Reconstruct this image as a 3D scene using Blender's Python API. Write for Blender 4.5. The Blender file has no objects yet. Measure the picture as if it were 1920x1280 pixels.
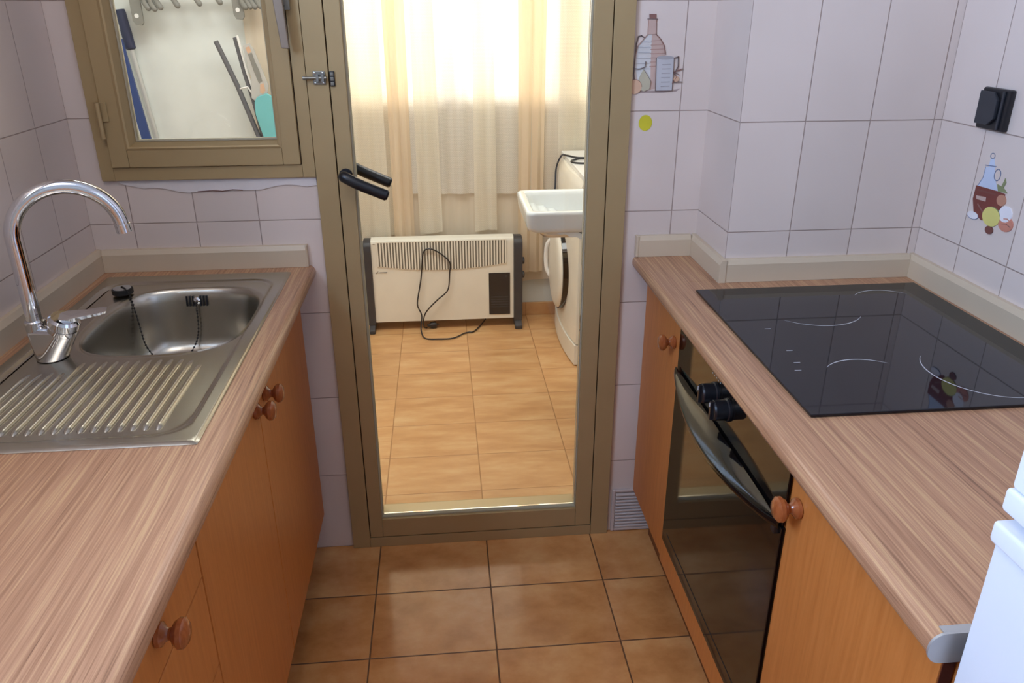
import bpy, bmesh, math, random
from mathutils import Vector, Matrix
random.seed(7)
C = bpy.context.scene.collection
PI = math.pi

# ------------------------------------------------------------------ materials
def lin(c):
    r = []
    for v in c[:3]:
        v = v / 255.0
        r.append(v / 12.92 if v <= 0.04045 else ((v + 0.055) / 1.055) ** 2.4)
    return (r[0], r[1], r[2], 1.0)

def new_mat(name):
    m = bpy.data.materials.new(name); m.use_nodes = True
    nt = m.node_tree; nt.nodes.clear()
    out = nt.nodes.new('ShaderNodeOutputMaterial')
    b = nt.nodes.new('ShaderNodeBsdfPrincipled')
    nt.links.new(b.outputs[0], out.inputs[0])
    return m, nt, b, out

def noise(nt, scale=(1, 1, 1), s=5, detail=3, coord='Object', rough=.5):
    tc = nt.nodes.new('ShaderNodeTexCoord'); mp = nt.nodes.new('ShaderNodeMapping')
    mp.inputs['Scale'].default_value = scale
    nt.links.new(tc.outputs[coord], mp.inputs[0])
    n = nt.nodes.new('ShaderNodeTexNoise')
    n.inputs['Scale'].default_value = s; n.inputs['Detail'].default_value = detail
    n.inputs['Roughness'].default_value = rough
    nt.links.new(mp.outputs[0], n.inputs['Vector'])
    return n

def ramp(nt, src, stops):
    r = nt.nodes.new('ShaderNodeValToRGB')
    el = r.color_ramp.elements
    el[0].position, el[0].color = stops[0]
    el[1].position, el[1].color = stops[-1]
    for p, c in stops[1:-1]:
        e = el.new(p); e.color = c
    nt.links.new(src, r.inputs[0]); return r

def plain(name, col, rough=.5, metal=0, coat=0, spec=.5, var=0.04, bump=0, bs=80, trans=0):
    m, nt, b, out = new_mat(name)
    c = lin(col)
    n = noise(nt, s=9, detail=3)
    k0, k1 = 1 - var, 1 + var
    r = ramp(nt, n.outputs[0], [(.3, (c[0]*k0, c[1]*k0, c[2]*k0, 1)), (.7, (min(1, c[0]*k1), min(1, c[1]*k1), min(1, c[2]*k1), 1))])
    nt.links.new(r.outputs[0], b.inputs['Base Color'])
    b.inputs['Roughness'].default_value = rough; b.inputs['Metallic'].default_value = metal
    b.inputs['Coat Weight'].default_value = coat; b.inputs['Coat Roughness'].default_value = .05
    b.inputs['Specular IOR Level'].default_value = spec
    b.inputs['Transmission Weight'].default_value = trans
    if bump:
        n2 = noise(nt, s=bs, detail=4); bp = nt.nodes.new('ShaderNodeBump')
        bp.inputs['Strength'].default_value = bump; bp.inputs['Distance'].default_value = .002
        nt.links.new(n2.outputs[0], bp.inputs['Height']); nt.links.new(bp.outputs[0], b.inputs['Normal'])
    return m

def math_node(nt, op, a, b=None, c=None):
    n = nt.nodes.new('ShaderNodeMath'); n.operation = op
    for i, v in enumerate((a, b, c)):
        if v is None: continue
        if isinstance(v, (int, float)): n.inputs[i].default_value = v
        else: nt.links.new(v, n.inputs[i])
    return n.outputs[0]

def tile_mat(name, axes, col_fn, grout, w=.0010, rough=.2, coat=.0, soft=.0012, bump=.6, tilevar=.03):
    """axes: list of (axis letter, offset, size); grout lines on those planes"""
    m, nt, b, out = new_mat(name)
    tc = nt.nodes.new('ShaderNodeTexCoord'); sx = nt.nodes.new('ShaderNodeSeparateXYZ')
    nt.links.new(tc.outputs['Object'], sx.inputs[0])
    mask = None; ids = []
    for ax, off, size in axes:
        s = sx.outputs['XYZ'.index(ax.upper())]
        t = math_node(nt, 'DIVIDE', math_node(nt, 'SUBTRACT', s, off), size)
        ids.append(math_node(nt, 'FLOOR', t))
        fr = math_node(nt, 'FRACT', math_node(nt, 'ADD', t, .5))
        d = math_node(nt, 'MULTIPLY', math_node(nt, 'ABSOLUTE', math_node(nt, 'SUBTRACT', fr, .5)), size)
        mr = nt.nodes.new('ShaderNodeMapRange'); mr.interpolation_type = 'SMOOTHSTEP'
        mr.inputs[1].default_value = w / 2; mr.inputs[2].default_value = w / 2 + soft
        mr.inputs[3].default_value = 1; mr.inputs[4].default_value = 0
        nt.links.new(d, mr.inputs[0])
        mask = mr.outputs[0] if mask is None else math_node(nt, 'MAXIMUM', mask, mr.outputs[0])
    cv = nt.nodes.new('ShaderNodeCombineXYZ')
    for i, o in enumerate(ids): nt.links.new(o, cv.inputs[i])
    wn = nt.nodes.new('ShaderNodeTexWhiteNoise'); nt.links.new(cv.outputs[0], wn.inputs[0])
    col = col_fn(nt, wn)
    hsv = nt.nodes.new('ShaderNodeHueSaturation'); nt.links.new(col, hsv.inputs['Color'])
    v = math_node(nt, 'ADD', math_node(nt, 'MULTIPLY', wn.outputs[0], 2 * tilevar), 1 - tilevar)
    nt.links.new(v, hsv.inputs['Value'])
    mx = nt.nodes.new('ShaderNodeMix'); mx.data_type = 'RGBA'
    nt.links.new(mask, mx.inputs[0]); nt.links.new(hsv.outputs[0], mx.inputs[6]); mx.inputs[7].default_value = lin(grout)
    nt.links.new(mx.outputs[2], b.inputs['Base Color'])
    rr = math_node(nt, 'ADD', math_node(nt, 'MULTIPLY', mask, .6 - rough), rough)
    nt.links.new(rr, b.inputs['Roughness'])
    b.inputs['Coat Weight'].default_value = coat; b.inputs['Coat Roughness'].default_value = .08
    bp = nt.nodes.new('ShaderNodeBump'); bp.inputs['Strength'].default_value = bump; bp.inputs['Distance'].default_value = .0015
    bp.invert = True
    nt.links.new(mask, bp.inputs['Height']); nt.links.new(bp.outputs[0], b.inputs['Normal'])
    return m

def wall_col(nt, wn):
    c = lin((224, 208, 198)); d = lin((217, 201, 191))
    n = noise(nt, s=3, detail=2)
    return ramp(nt, n.outputs[0], [(.35, c), (.65, d)]).outputs[0]

def floor_col(stretch, cols):
    def f(nt, wn):
        n = noise(nt, scale=stretch, s=7, detail=5, rough=.6)
        ad = nt.nodes.new('ShaderNodeVectorMath'); ad.operation = 'ADD'
        sc = nt.nodes.new('ShaderNodeVectorMath'); sc.operation = 'SCALE'; sc.inputs[3].default_value = 20
        nt.links.new(wn.outputs['Color'], sc.inputs[0])
        mp = n.inputs['Vector'].links[0].from_socket
        nt.links.new(mp, ad.inputs[0]); nt.links.new(sc.outputs[0], ad.inputs[1])
        nt.links.new(ad.outputs[0], n.inputs['Vector'])
        return ramp(nt, n.outputs[0], [(.28, lin(cols[0])), (.5, lin(cols[1])), (.72, lin(cols[2]))]).outputs[0]
    return f

TW, TH = .1503, .25
M = {}
GR = (166, 146, 136)
M['tile_y'] = tile_mat('wall tile facing room', [('x', -.511, TW), ('z', 0, TH)], wall_col, GR)
M['tile_yr'] = tile_mat('wall tile right of door', [('x', .831, TW), ('z', 0, TH)], wall_col, GR)
M['tile_col'] = tile_mat('wall tile column', [('x', .9009 + .0005, TW), ('z', 0, TH)], wall_col, GR)
M['tile_cs'] = tile_mat('wall tile column side', [('z', 0, TH)], wall_col, GR)
M['tile_l'] = tile_mat('wall tile left', [('y', 0, TW), ('z', 0, TH)], wall_col, GR)
M['tile_r'] = tile_mat('wall tile right', [('y', -.2163, TW), ('z', 0, TH)], wall_col, GR)
M['floor'] = tile_mat('terracotta floor tile', [('x', .0205, .3155), ('y', -.2152, .2243)], floor_col((1, 1.3, 1), ((184, 120, 66), (212, 148, 88), (228, 172, 112))), (104, 68, 40), w=.0022, rough=.19, coat=.2, soft=.0015, tilevar=.05)
M['floor_b'] = tile_mat('terracotta balcony tile', [('x', .0205, .3155), ('y', .2452, .2243)], floor_col((.7, 2.6, 1), ((186, 136, 88), (202, 154, 104), (214, 174, 126))), (168, 122, 78), w=.002, rough=.3, soft=.0015, tilevar=.05)
M['plaster'] = plain('white plaster', (218, 224, 222), .8, bump=.1, bs=30)
M['lilac'] = plain('fresh filler plaster', (222, 214, 212), .8, bump=.3, bs=60)
M['ceiling'] = plain('ceiling paint', (235, 232, 226), .9)

def laminate(name, stretch, stops, s=14, rough=.35, coat=.2, detail=6, bump=.05):
    m, nt, b, out = new_mat(name)
    n = noise(nt, scale=stretch, s=s, detail=detail, rough=.62)
    n2 = noise(nt, scale=(stretch[0]*.35, stretch[1]*.6, stretch[2]*.35), s=s, detail=2)
    ad = math_node(nt, 'ADD', math_node(nt, 'MULTIPLY', n.outputs[0], .72), math_node(nt, 'MULTIPLY', n2.outputs[0], .28))
    r = ramp(nt, ad, [(p, lin(c)) for p, c in stops])
    nt.links.new(r.outputs[0], b.inputs['Base Color'])
    b.inputs['Roughness'].default_value = rough; b.inputs['Coat Weight'].default_value = coat; b.inputs['Coat Roughness'].default_value = .15
    if bump:
        bp = nt.nodes.new('ShaderNodeBump'); bp.inputs['Strength'].default_value = bump; bp.inputs['Distance'].default_value = .001
        nt.links.new(ad, bp.inputs['Height']); nt.links.new(bp.outputs[0], b.inputs['Normal'])
    return m
M['worktop'] = laminate('wood grain worktop laminate', (44, .6, 44), [(.30, (106, 72, 52)), (.40, (160, 116, 86)), (.52, (182, 136, 104)), (.62, (202, 162, 120)), (.72, (176, 132, 98))], s=8, rough=.40, coat=.12)
M['beech'] = laminate('orange beech laminate', (14, 14, .8), [(.3, (184, 109, 50)), (.5, (196, 120, 58)), (.7, (204, 128, 66))], s=10, rough=.42, coat=.0, bump=.02)
M['beech_edge'] = plain('beech edge strip', (176, 94, 40), .35)
M['dark_edge'] = plain('dark red edge strip', (92, 40, 26), .5)
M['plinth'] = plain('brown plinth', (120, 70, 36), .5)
M['knob'] = laminate('varnished knob wood', (6, 6, 2), [(.3, (138, 70, 36)), (.7, (172, 98, 54))], s=30, rough=.2, coat=.6, bump=0)
M['upstand'] = plain('beige upstand plastic', (205, 186, 160), .4, var=.02)
M['gold'] = plain('gold anodised aluminium', (176, 152, 110), .5, metal=.3, var=.03)
M['gold_dark'] = plain('gold aluminium gap', (48, 34, 18), .6)
M['gasket'] = plain('pale glazing gasket', (176, 168, 146), .6)
M['steel'] = plain('brushed stainless steel', (190, 184, 172), .27, metal=1, var=.03, bump=.02, bs=200)
M['chrome'] = plain('polished chrome', (225, 225, 228), .06, metal=1, var=.0)
M['alu'] = plain('satin aluminium', (186, 184, 182), .4, metal=.5)
M['handle'] = plain('bronze grey handle', (150, 136, 122), .5, metal=.4)
M['navy_dark'] = plain('dark navy grip', (30, 40, 72), .6)
M['black'] = plain('black plastic', (22, 23, 28), .35)
M['blackgloss'] = plain('black gloss glass', (14, 12, 12), .06, spec=.6, var=0)
M['hob'] = plain('black ceramic hob glass', (12, 15, 24), .035, spec=.55, var=0)
M['print'] = plain('white print', (190, 190, 195), .4)
M['rubber'] = plain('dark rubber', (28, 26, 26), .6)
M['cream'] = plain('cream enamel', (226, 222, 210), .4)
M['charcoal'] = plain('charcoal plastic', (48, 50, 56), .5)
M['grille_dark'] = plain('grille shadow metal', (120, 116, 106), .6)
M['white'] = plain('white appliance enamel', (228, 228, 226), .3, coat=.2, var=.01)
M['washer'] = plain('off white washer plastic', (226, 220, 206), .35)
M['fridge'] = plain('fridge enamel', (226, 229, 236), .4, var=.01)
M['ceramic'] = plain('white ceramic', (214, 217, 214), .12, coat=.6, var=.01)
M['navy'] = plain('navy plastic', (34, 60, 118), .45)
M['silver'] = plain('silver tube', (196, 198, 196), .3, metal=.4)
M['grey_tube'] = plain('dark grey tube', (92, 92, 96), .4)
M['teal'] = plain('teal ironing cover', (112, 186, 190), .8, bump=.3, bs=40)
M['greymetal'] = plain('grey painted metal', (128, 128, 122), .45)
M['zinc'] = plain('zinc hardware', (140, 138, 130), .35, metal=.8)
M['yellow'] = plain('yellow sticker', (206, 196, 48), .6, var=.12)
M['vent'] = plain('lilac grey vent plastic', (198, 184, 178), .5)
M['lamp'] = plain('lamp housing', (230, 230, 225), .5)

def glass_mat(name, tint=(1, 1, 1), refl=.9):
    m = bpy.data.materials.new(name); m.use_nodes = True; nt = m.node_tree; nt.nodes.clear()
    out = nt.nodes.new('ShaderNodeOutputMaterial')
    tr = nt.nodes.new('ShaderNodeBsdfTransparent'); tr.inputs[0].default_value = (*tint, 1)
    gl = nt.nodes.new('ShaderNodeBsdfGlossy'); gl.inputs['Roughness'].default_value = .01
    gl.inputs['Color'].default_value = (refl, refl, refl, 1)
    fr = nt.nodes.new('ShaderNodeFresnel'); fr.inputs[0].default_value = 1.35
    mx = nt.nodes.new('ShaderNodeMixShader')
    nt.links.new(fr.outputs[0], mx.inputs[0]); nt.links.new(tr.outputs[0], mx.inputs[1]); nt.links.new(gl.outputs[0], mx.inputs[2])
    nt.links.new(mx.outputs[0], out.inputs[0])
    return m
M['glass'] = glass_mat('clear window glass', (.97, .97, .96))

def cloth(name, col, transp=.1, transl=.55, lace=0):
    m = bpy.data.materials.new(name); m.use_nodes = True; nt = m.node_tree; nt.nodes.clear()
    out = nt.nodes.new('ShaderNodeOutputMaterial')
    c = lin(col)
    n = noise(nt, scale=(5, 1, .25), s=6, detail=2)
    r = ramp(nt, n.outputs[0], [(.35, (c[0]*.95, c[1]*.93, c[2]*.9, 1)), (.65, c)])
    d = nt.nodes.new('ShaderNodeBsdfDiffuse'); t = nt.nodes.new('ShaderNodeBsdfTranslucent'); x = nt.nodes.new('ShaderNodeBsdfTransparent')
    nt.links.new(r.outputs[0], d.inputs[0]); nt.links.new(r.outputs[0], t.inputs[0])
    m1 = nt.nodes.new('ShaderNodeMixShader'); m1.inputs[0].default_value = transl
    m2 = nt.nodes.new('ShaderNodeMixShader'); m2.inputs[0].default_value = transp
    nt.links.new(d.outputs[0], m1.inputs[1]); nt.links.new(t.outputs[0], m1.inputs[2])
    nt.links.new(m1.outputs[0], m2.inputs[1]); nt.links.new(x.outputs[0], m2.inputs[2])
    if lace:
        tc = nt.nodes.new('ShaderNodeTexCoord'); br = nt.nodes.new('ShaderNodeTexBrick')
        mp = nt.nodes.new('ShaderNodeMapping'); mp.inputs['Rotation'].default_value = (PI/2, 0, 0)
        nt.links.new(tc.outputs['Object'], mp.inputs[0]); nt.links.new(mp.outputs[0], br.inputs['Vector'])
        br.inputs['Scale'].default_value = 45; br.inputs['Mortar Size'].default_value = .03
        k = math_node(nt, 'ADD', math_node(nt, 'MULTIPLY', br.outputs['Fac'], lace), transp)
        nt.links.new(k, m2.inputs[0])
    nt.links.new(m2.outputs[0], out.inputs[0]); return m
M['sheer_peach'] = cloth('peach sheer curtain', (246, 234, 218), .04, .55)
M['drape'] = cloth('gathered peach cloth', (246, 230, 206), .0, .5)
M['sheer_cream'] = cloth('cream sheer curtain', (248, 243, 230), .07, .55, .16)
M['lace_white'] = cloth('white lace curtain', (246, 245, 240), .08, .55, .22)

# ------------------------------------------------------------------ mesh builder
class MB:
    def __init__(s): s.bm = bmesh.new(); s.mi = 0
    def _mark(s, faces):
        for f in faces: f.material_index = s.mi
    def box(s, x0, x1, y0, y1, z0, z1, bevel=0, seg=2, rot=None):
        r = bmesh.ops.create_cube(s.bm, size=1); vs = r['verts']
        for v in vs:
            v.co = Vector(((x0+x1)/2 + v.co.x*(x1-x0), (y0+y1)/2 + v.co.y*(y1-y0), (z0+z1)/2 + v.co.z*(z1-z0)))
        if rot:
            bmesh.ops.rotate(s.bm, verts=vs, cent=Vector(rot[0]), matrix=rot[1])
        fs = set(f for v in vs for f in v.link_faces)
        s._mark(fs)
        if bevel:
            es = list(set(e for v in vs for e in v.link_edges))
            rr = bmesh.ops.bevel(s.bm, geom=es, offset=bevel, segments=seg, profile=.5, affect='EDGES')
            s._mark(rr['faces'])
        return s
    def prism(s, poly, axis, a, b, bevel=0):
        """poly in the other two axes (cyclic order x,y,z minus axis)"""
        def P(u, v, w):
            return {'x': (w, u, v), 'y': (u, w, v), 'z': (u, v, w)}[axis]
        n = len(poly)
        va = [s.bm.verts.new(P(u, v, a)) for u, v in poly]
        vb = [s.bm.verts.new(P(u, v, b)) for u, v in poly]
        fs = [s.bm.faces.new(va[::-1]), s.bm.faces.new(vb)]
        for i in range(n):
            fs.append(s.bm.faces.new((va[i], va[(i+1) % n], vb[(i+1) % n], vb[i])))
        bmesh.ops.recalc_face_normals(s.bm, faces=fs)
        s._mark(fs)
        if bevel:
            es = list(set(e for f in fs for e in f.edges))
            rr = bmesh.ops.bevel(s.bm, geom=es, offset=bevel, segments=2, profile=.5, affect='EDGES'); s._mark(rr['faces'])
        return s
    def tube(s, pts, r, seg=12, cap=True, closed=False):
        pts = [Vector(p) for p in pts]; n = len(pts)
        rr = r if isinstance(r, (list, tuple)) else [r]*n
        rings = []; up = None
        for i, p in enumerate(pts):
            if i == 0: t = pts[1]-pts[0]
            elif i == n-1: t = pts[-1]-pts[-2]
            else: t = (pts[i+1]-pts[i]).normalized() + (pts[i]-pts[i-1]).normalized()
            t.normalize()
            if up is None:
                up = Vector((0, 0, 1)) if abs(t.z) < .9 else Vector((1, 0, 0))
            side = t.cross(up).normalized(); up = side.cross(t).normalized()
            ring = [s.bm.verts.new(p + (side*math.cos(2*PI*k/seg) + up*math.sin(2*PI*k/seg))*rr[i]) for k in range(seg)]
            rings.append(ring)
        fs = []
        for a, b in zip(rings, rings[1:]):
            for k in range(seg):
                fs.append(s.bm.faces.new((a[k], b[k], b[(k+1) % seg], a[(k+1) % seg])))
        if cap:
            fs.append(s.bm.faces.new(rings[0])); fs.append(s.bm.faces.new(rings[-1][::-1]))
        bmesh.ops.recalc_face_normals(s.bm, faces=fs)
        s._mark(fs); return s
    def lathe(s, prof, origin, axis, seg=28, sx=1, sy=1):
        """prof: list of (radius, along)"""
        ax = Vector(axis).normalized(); o = Vector(origin)
        h = Vector((0, 0, 1)) if abs(ax.z) < .9 else Vector((1, 0, 0))
        u = ax.cross(h).normalized(); w = u.cross(ax).normalized()
        rings = []
        for r, t in prof:
            if r < 1e-6: rings.append([s.bm.verts.new(o + ax*t)])
            else: rings.append([s.bm.verts.new(o + ax*t + (u*math.cos(2*PI*k/seg)*sx + w*math.sin(2*PI*k/seg)*sy)*r) for k in range(seg)])
        fs = []
        for a, b in zip(rings, rings[1:]):
            for k in range(seg):
                k2 = (k+1) % seg
                if len(a) == 1 and len(b) == 1: continue
                if len(a) == 1: fs.append(s.bm.faces.new((a[0], b[k], b[k2])))
                elif len(b) == 1: fs.append(s.bm.faces.new((a[k], b[0], a[k2])))
                else: fs.append(s.bm.faces.new((a[k], b[k], b[k2], a[k2])))
        if len(rings[0]) > 1: fs.append(s.bm.faces.new(rings[0]))
        if len(rings[-1]) > 1: fs.append(s.bm.faces.new(rings[-1][::-1]))
        bmesh.ops.recalc_face_normals(s.bm, faces=fs)
        s._mark(fs); return s
    def flat(s, poly, plane, val, th=.0004):
        """thin decal polygon on plane y=val (facing -y) or x=val (facing -x)"""
        return s.prism(poly, plane, val - th, val)
    def stroke(s, pts, w, plane, val, th=.0004):
        for (a, b) in zip(pts, pts[1:]):
            d = Vector((b[0]-a[0], b[1]-a[1])); 
            if d.length < 1e-6: continue
            n = Vector((-d.y, d.x)).normalized()*w/2; e = d.normalized()*w*.3
            a2 = Vector(a)-e; b2 = Vector(b)+e
            s.prism([tuple(a2+n), tuple(b2+n), tuple(b2-n), tuple(a2-n)], plane, val-th, val)
        return s
    def grid(s, rows, closed=False):
        vr = [[s.bm.verts.new(p) for p in row] for row in rows]; fs = []
        for a, b in zip(vr, vr[1:]):
            n = len(a)
            for k in range(n if closed else n-1):
                fs.append(s.bm.faces.new((a[k], a[(k+1) % n], b[(k+1) % n], b[k])))
        s._mark(fs); return vr

def root_loc(o):
    while o.parent: o = o.parent
    return Vector(o.location)

def build(name, mb, mat, parent=None, smooth=True, loc=None, kind=None, label=None, auto=35):
    me = bpy.data.meshes.new(name)
    off = root_loc(parent) if parent else (Vector(loc) if loc else Vector((0, 0, 0)))
    bmesh.ops.translate(mb.bm, verts=mb.bm.verts, vec=-off)
    mb.bm.normal_update()
    if smooth:
        for f in mb.bm.faces: f.smooth = True
        for e in mb.bm.edges:
            if len(e.link_faces) == 2:
                if e.calc_face_angle(0) > math.radians(auto): e.smooth = False
    mb.bm.to_mesh(me); mb.bm.free()
    for m in (mat if isinstance(mat, (list, tuple)) else [mat]): me.materials.append(m)
    o = bpy.data.objects.new(name, me); C.objects.link(o)
    if smooth and len(me.vertices) < 6000:
        wn_ = o.modifiers.new('weighted_normals', 'WEIGHTED_NORMAL'); wn_.keep_sharp = True; wn_.weight = 80
    if parent: o.parent = parent
    else: o.location = off
    if kind: o['kind'] = kind
    if label: o['label'] = label
    return o

def struct(name, mb, mat, parent=None, smooth=False, label=None, loc=None):
    o = build(name, mb, mat, parent, smooth, loc=loc)
    if not parent: o['kind'] = 'structure'
    if label: o['label'] = label
    return o

def thing(name, label, cat, loc, group=None):
    o = bpy.data.objects.new(name, None); C.objects.link(o); o.location = loc
    o.empty_display_size = .05
    o['label'] = label; o['category'] = cat
    if group: o['group'] = group
    return o

def tag(o, label, cat, group=None):
    o['label'] = label; o['category'] = cat
    if group: o['group'] = group
    return o

def spline(pts, n=8):
    P = [Vector(p) for p in pts]; out = []
    Q = [P[0]*2-P[1]] + P + [P[-1]*2-P[-2]]
    for i in range(1, len(Q)-2):
        a, b, c, d = Q[i-1], Q[i], Q[i+1], Q[i+2]
        for k in range(n):
            t = k/n
            out.append(.5*((2*b) + (c-a)*t + (2*a-5*b+4*c-d)*t*t + (3*b-a-3*c+d)*t**3))
    out.append(P[-1]); return out

def frame_boxes(mb, x0, x1, z0, z1, w, y0, y1, bevel=.001):
    wl, wr, wb, wt = w
    mb.box(x0, x0+wl, y0, y1, z0, z1, bevel); mb.box(x1-wr, x1, y0, y1, z0, z1, bevel)
    if wb: mb.box(x0+wl, x1-wr, y0, y1, z0, z0+wb, bevel)
    if wt: mb.box(x0+wl, x1-wr, y0, y1, z1-wt, z1, bevel)
    return mb

# ------------------------------------------------------------------ constants
H = .882; XW = -.611; XR = 1.371; XC = .9009; DC = .2163
CEIL = 2.5; BACK = -3.3; YF = 1.80; XBL = -1.45; XBR = 1.40

# ------------------------------------------------------------------ room shell
struct('floor', MB().box(XW-.1, XR+.1, BACK-.1, .06, -.08, 0), M['floor'])
struct('floor.001', MB().box(XBL-.1, XBR+.1, .06, YF+.12, -.08, 0), M['floor_b'])
def wall_far_mb():
    mb = MB()
    mb.box(XBL-.1, -.557, 0, .12, 0, CEIL)
    mb.box(-.557, -.060, 0, .12, 0, 1.107)
    mb.box(-.557, -.060, 0, .12, 2.06, CEIL)
    mb.box(-.060, .706, 0, .12, 2.14, CEIL)
    return mb
struct('wall_far', wall_far_mb(), M['tile_y'])
struct('wall_far.001', MB().box(.706, XBR+.1, 0, .12, 0, CEIL), M['tile_yr'])
# tiled pillar in the corner: front face, side face
mb = MB(); mb.box(XC, XR, -DC, -.0001, 0, CEIL)
for f in mb.bm.faces:
    f.material_index = 1 if abs(f.normal.x) > .5 else 0
struct('wall_pillar', mb, [M['tile_col'], M['tile_cs']])
struct('wall_left', MB().box(XW-.1, XW, BACK, 0, 0, 1.56).box(XW-.1, XW, BACK, 0, 2.3, CEIL).box(XW-.1, XW, -1.05, 0, 1.56, 2.3).box(XW-.1, XW, BACK, -2.15, 1.56, 2.3), M['tile_l'])
struct('wall_right', MB().box(XR, XR+.1, BACK, 0, 0, CEIL), M['tile_r'])
struct('wall_back', MB().box(XW-.1, XR+.1, BACK-.1, BACK, 0, CEIL), M['plaster'])
struct('ceiling', MB().box(XW-.1, XR+.1, BACK-.1, .06, CEIL, CEIL+.1), M['ceiling'])
struct('ceiling.001', MB().box(XBL-.1, XBR+.1, .06, YF+.12, CEIL, CEIL+.1), M['ceiling'])
# balcony walls; outer wall with a wide window
WX0, WX1, WZ0, WZ1 = -.28, 1.30, 1.045, 2.3
struct('wall_outer', MB().box(XBL-.1, WX0, YF, YF+.12, 0, CEIL).box(WX1, XBR+.1, YF, YF+.12, 0, CEIL)
       .box(WX0, WX1, YF, YF+.12, 0, WZ0).box(WX0, WX1, YF, YF+.12, WZ1, CEIL), M['plaster'])
struct('wall_balcony_left', MB().box(XBL-.1, XBL, .12, YF, 0, CEIL), M['plaster'])
struct('wall_balcony_right', MB().box(XBR, XBR+.1, .12, YF, 0, CEIL), M['plaster'])
struct('baseboard_outer', MB().box(XBL, XBR, YF-.014, YF, 0, .068, .002), M['floor_b'])
# windows behind
w = bpy.data.objects.new('window_2', None); C.objects.link(w); w.location = ((WX0+WX1)/2, YF+.05, WZ0); w['kind'] = 'structure'
mb = MB(); frame_boxes(mb, WX0, WX1, WZ0, WZ1, (.05, .05, .045, .05), YF+.03, YF+.08)
mb.box(.22, .60, YF+.02, YF+.06, WZ0+.04, 1.094, .001); mb.box(.27, .31, YF+.03, YF+.08, WZ0+.04, WZ1-.04, .001); mb.box(.80, .86, YF+.03, YF+.08, WZ0+.04, WZ1-.04, .001)
build('window_frame', mb, M['gold'], w)
build('window_pane', MB().box(WX0+.05, WX1-.05, YF+.052, YF+.056, WZ0+.045, WZ1-.05), M['glass'], w, smooth=False)
w3 = bpy.data.objects.new('window_3', None); C.objects.link(w3); w3.location = (XW-.05, -1.6, 1.56); w3['kind'] = 'structure'
mb = MB()
for a, b in ((-2.15, -2.10), (-1.10, -1.05), (-1.62, -1.58)): mb.box(XW-.08, XW-.03, a, b, 1.56, 2.3, .001)
for a, b in ((1.56, 1.60), (2.26, 2.3)): mb.box(XW-.079, XW-.031, -2.15, -1.05, a, b, .001)
build('window_frame', mb, M['gold'], w3)

# ------------------------------------------------------------------ kitchen window (window_1)
w1 = bpy.data.objects.new('window_1', None); C.objects.link(w1); w1.location = (-.31, .03, 1.107); w1['kind'] = 'structure'
mb = MB(); frame_boxes(mb, -.557, -.0605, 1.107, 2.06, (.03, .03, .031, .03), -.012, .055, .0015)
build('window_frame', mb, M['gold'], w1)
mb = MB()
mb.mi = 0; frame_boxes(mb, -.5255, -.0925, 1.1395, 2.028, (.040, .040, .041, .04), -.020, .045, .002)
sash = build('window_sash', mb, M['gold'], w1)
mb = MB()
def rc(x0, x1, z0, z1, y): return [(x0, y, z0), (x1, y, z0), (x1, y, z1), (x0, y, z1)]
mb.grid([rc(-.487, -.131, 1.179, 1.99, .0), rc(-.487, -.131, 1.179, 1.99, -.0205), rc(-.481, -.136, 1.184, 1.985, -.0225), rc(-.477, -.140, 1.187, 1.98, -.021), rc(-.4645, -.1445, 1.1985, 1.971, .001)], closed=True)
build('glazing_bead', mb, M['gold'], sash, smooth=False)
mb = MB(); frame_boxes(mb, -.5275, -.0895, 1.1365, 2.031, (.003, .003, .003, .003), -.008, .03, 0)
build('sash_gap', mb, M['gold_dark'], w1, smooth=False)
mb = MB(); frame_boxes(mb, -.466, -.1435, 1.197, 1.972, (.0035, .0015, .0035, .002), -.004, .012, 0)
build('glazing_gasket', mb, M['gasket'], sash, smooth=False)
build('glass_pane', MB().box(-.465, -.1440, .002, .006, 1.1985, 1.971), M['glass'], sash, smooth=False)
mb = MB(); mb.box(-.536, -.5255, -.028, -.0125, 1.245, 1.288, .001); mb.box(-.5245, -.510, -.024, -.0205, 1.245, 1.288, .001)
mb.tube([(-.5265, -.030, 1.208), (-.5265, -.030, 1.288)], .0055, 12)
build('hinge', mb, M['gold'], sash)
# handle hanging down, base plate
mb = MB(); mb.box(-.098, -.078, -.028, -.0205, 1.480, 1.60, .002); mb.tube([(-.088, -.028, 1.55), (-.088, -.05, 1.55)], .010, 14)
build('handle_plate', mb, M['greymetal'], sash)
mb = MB(); mb.prism([(-.100, 1.402), (-.083, 1.401), (-.087, 1.50), (-.090, 1.57), (-.110, 1.57), (-.107, 1.49)], 'y', -.060, -.046, .003)
build('window_handle', mb, M['handle'], sash)
mb = MB(); mb.tube([(-.092, -.029, 1.489), (-.092, -.0285, 1.489)], .0032, 10)
build('screw', mb, M['black'], sash)

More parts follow.
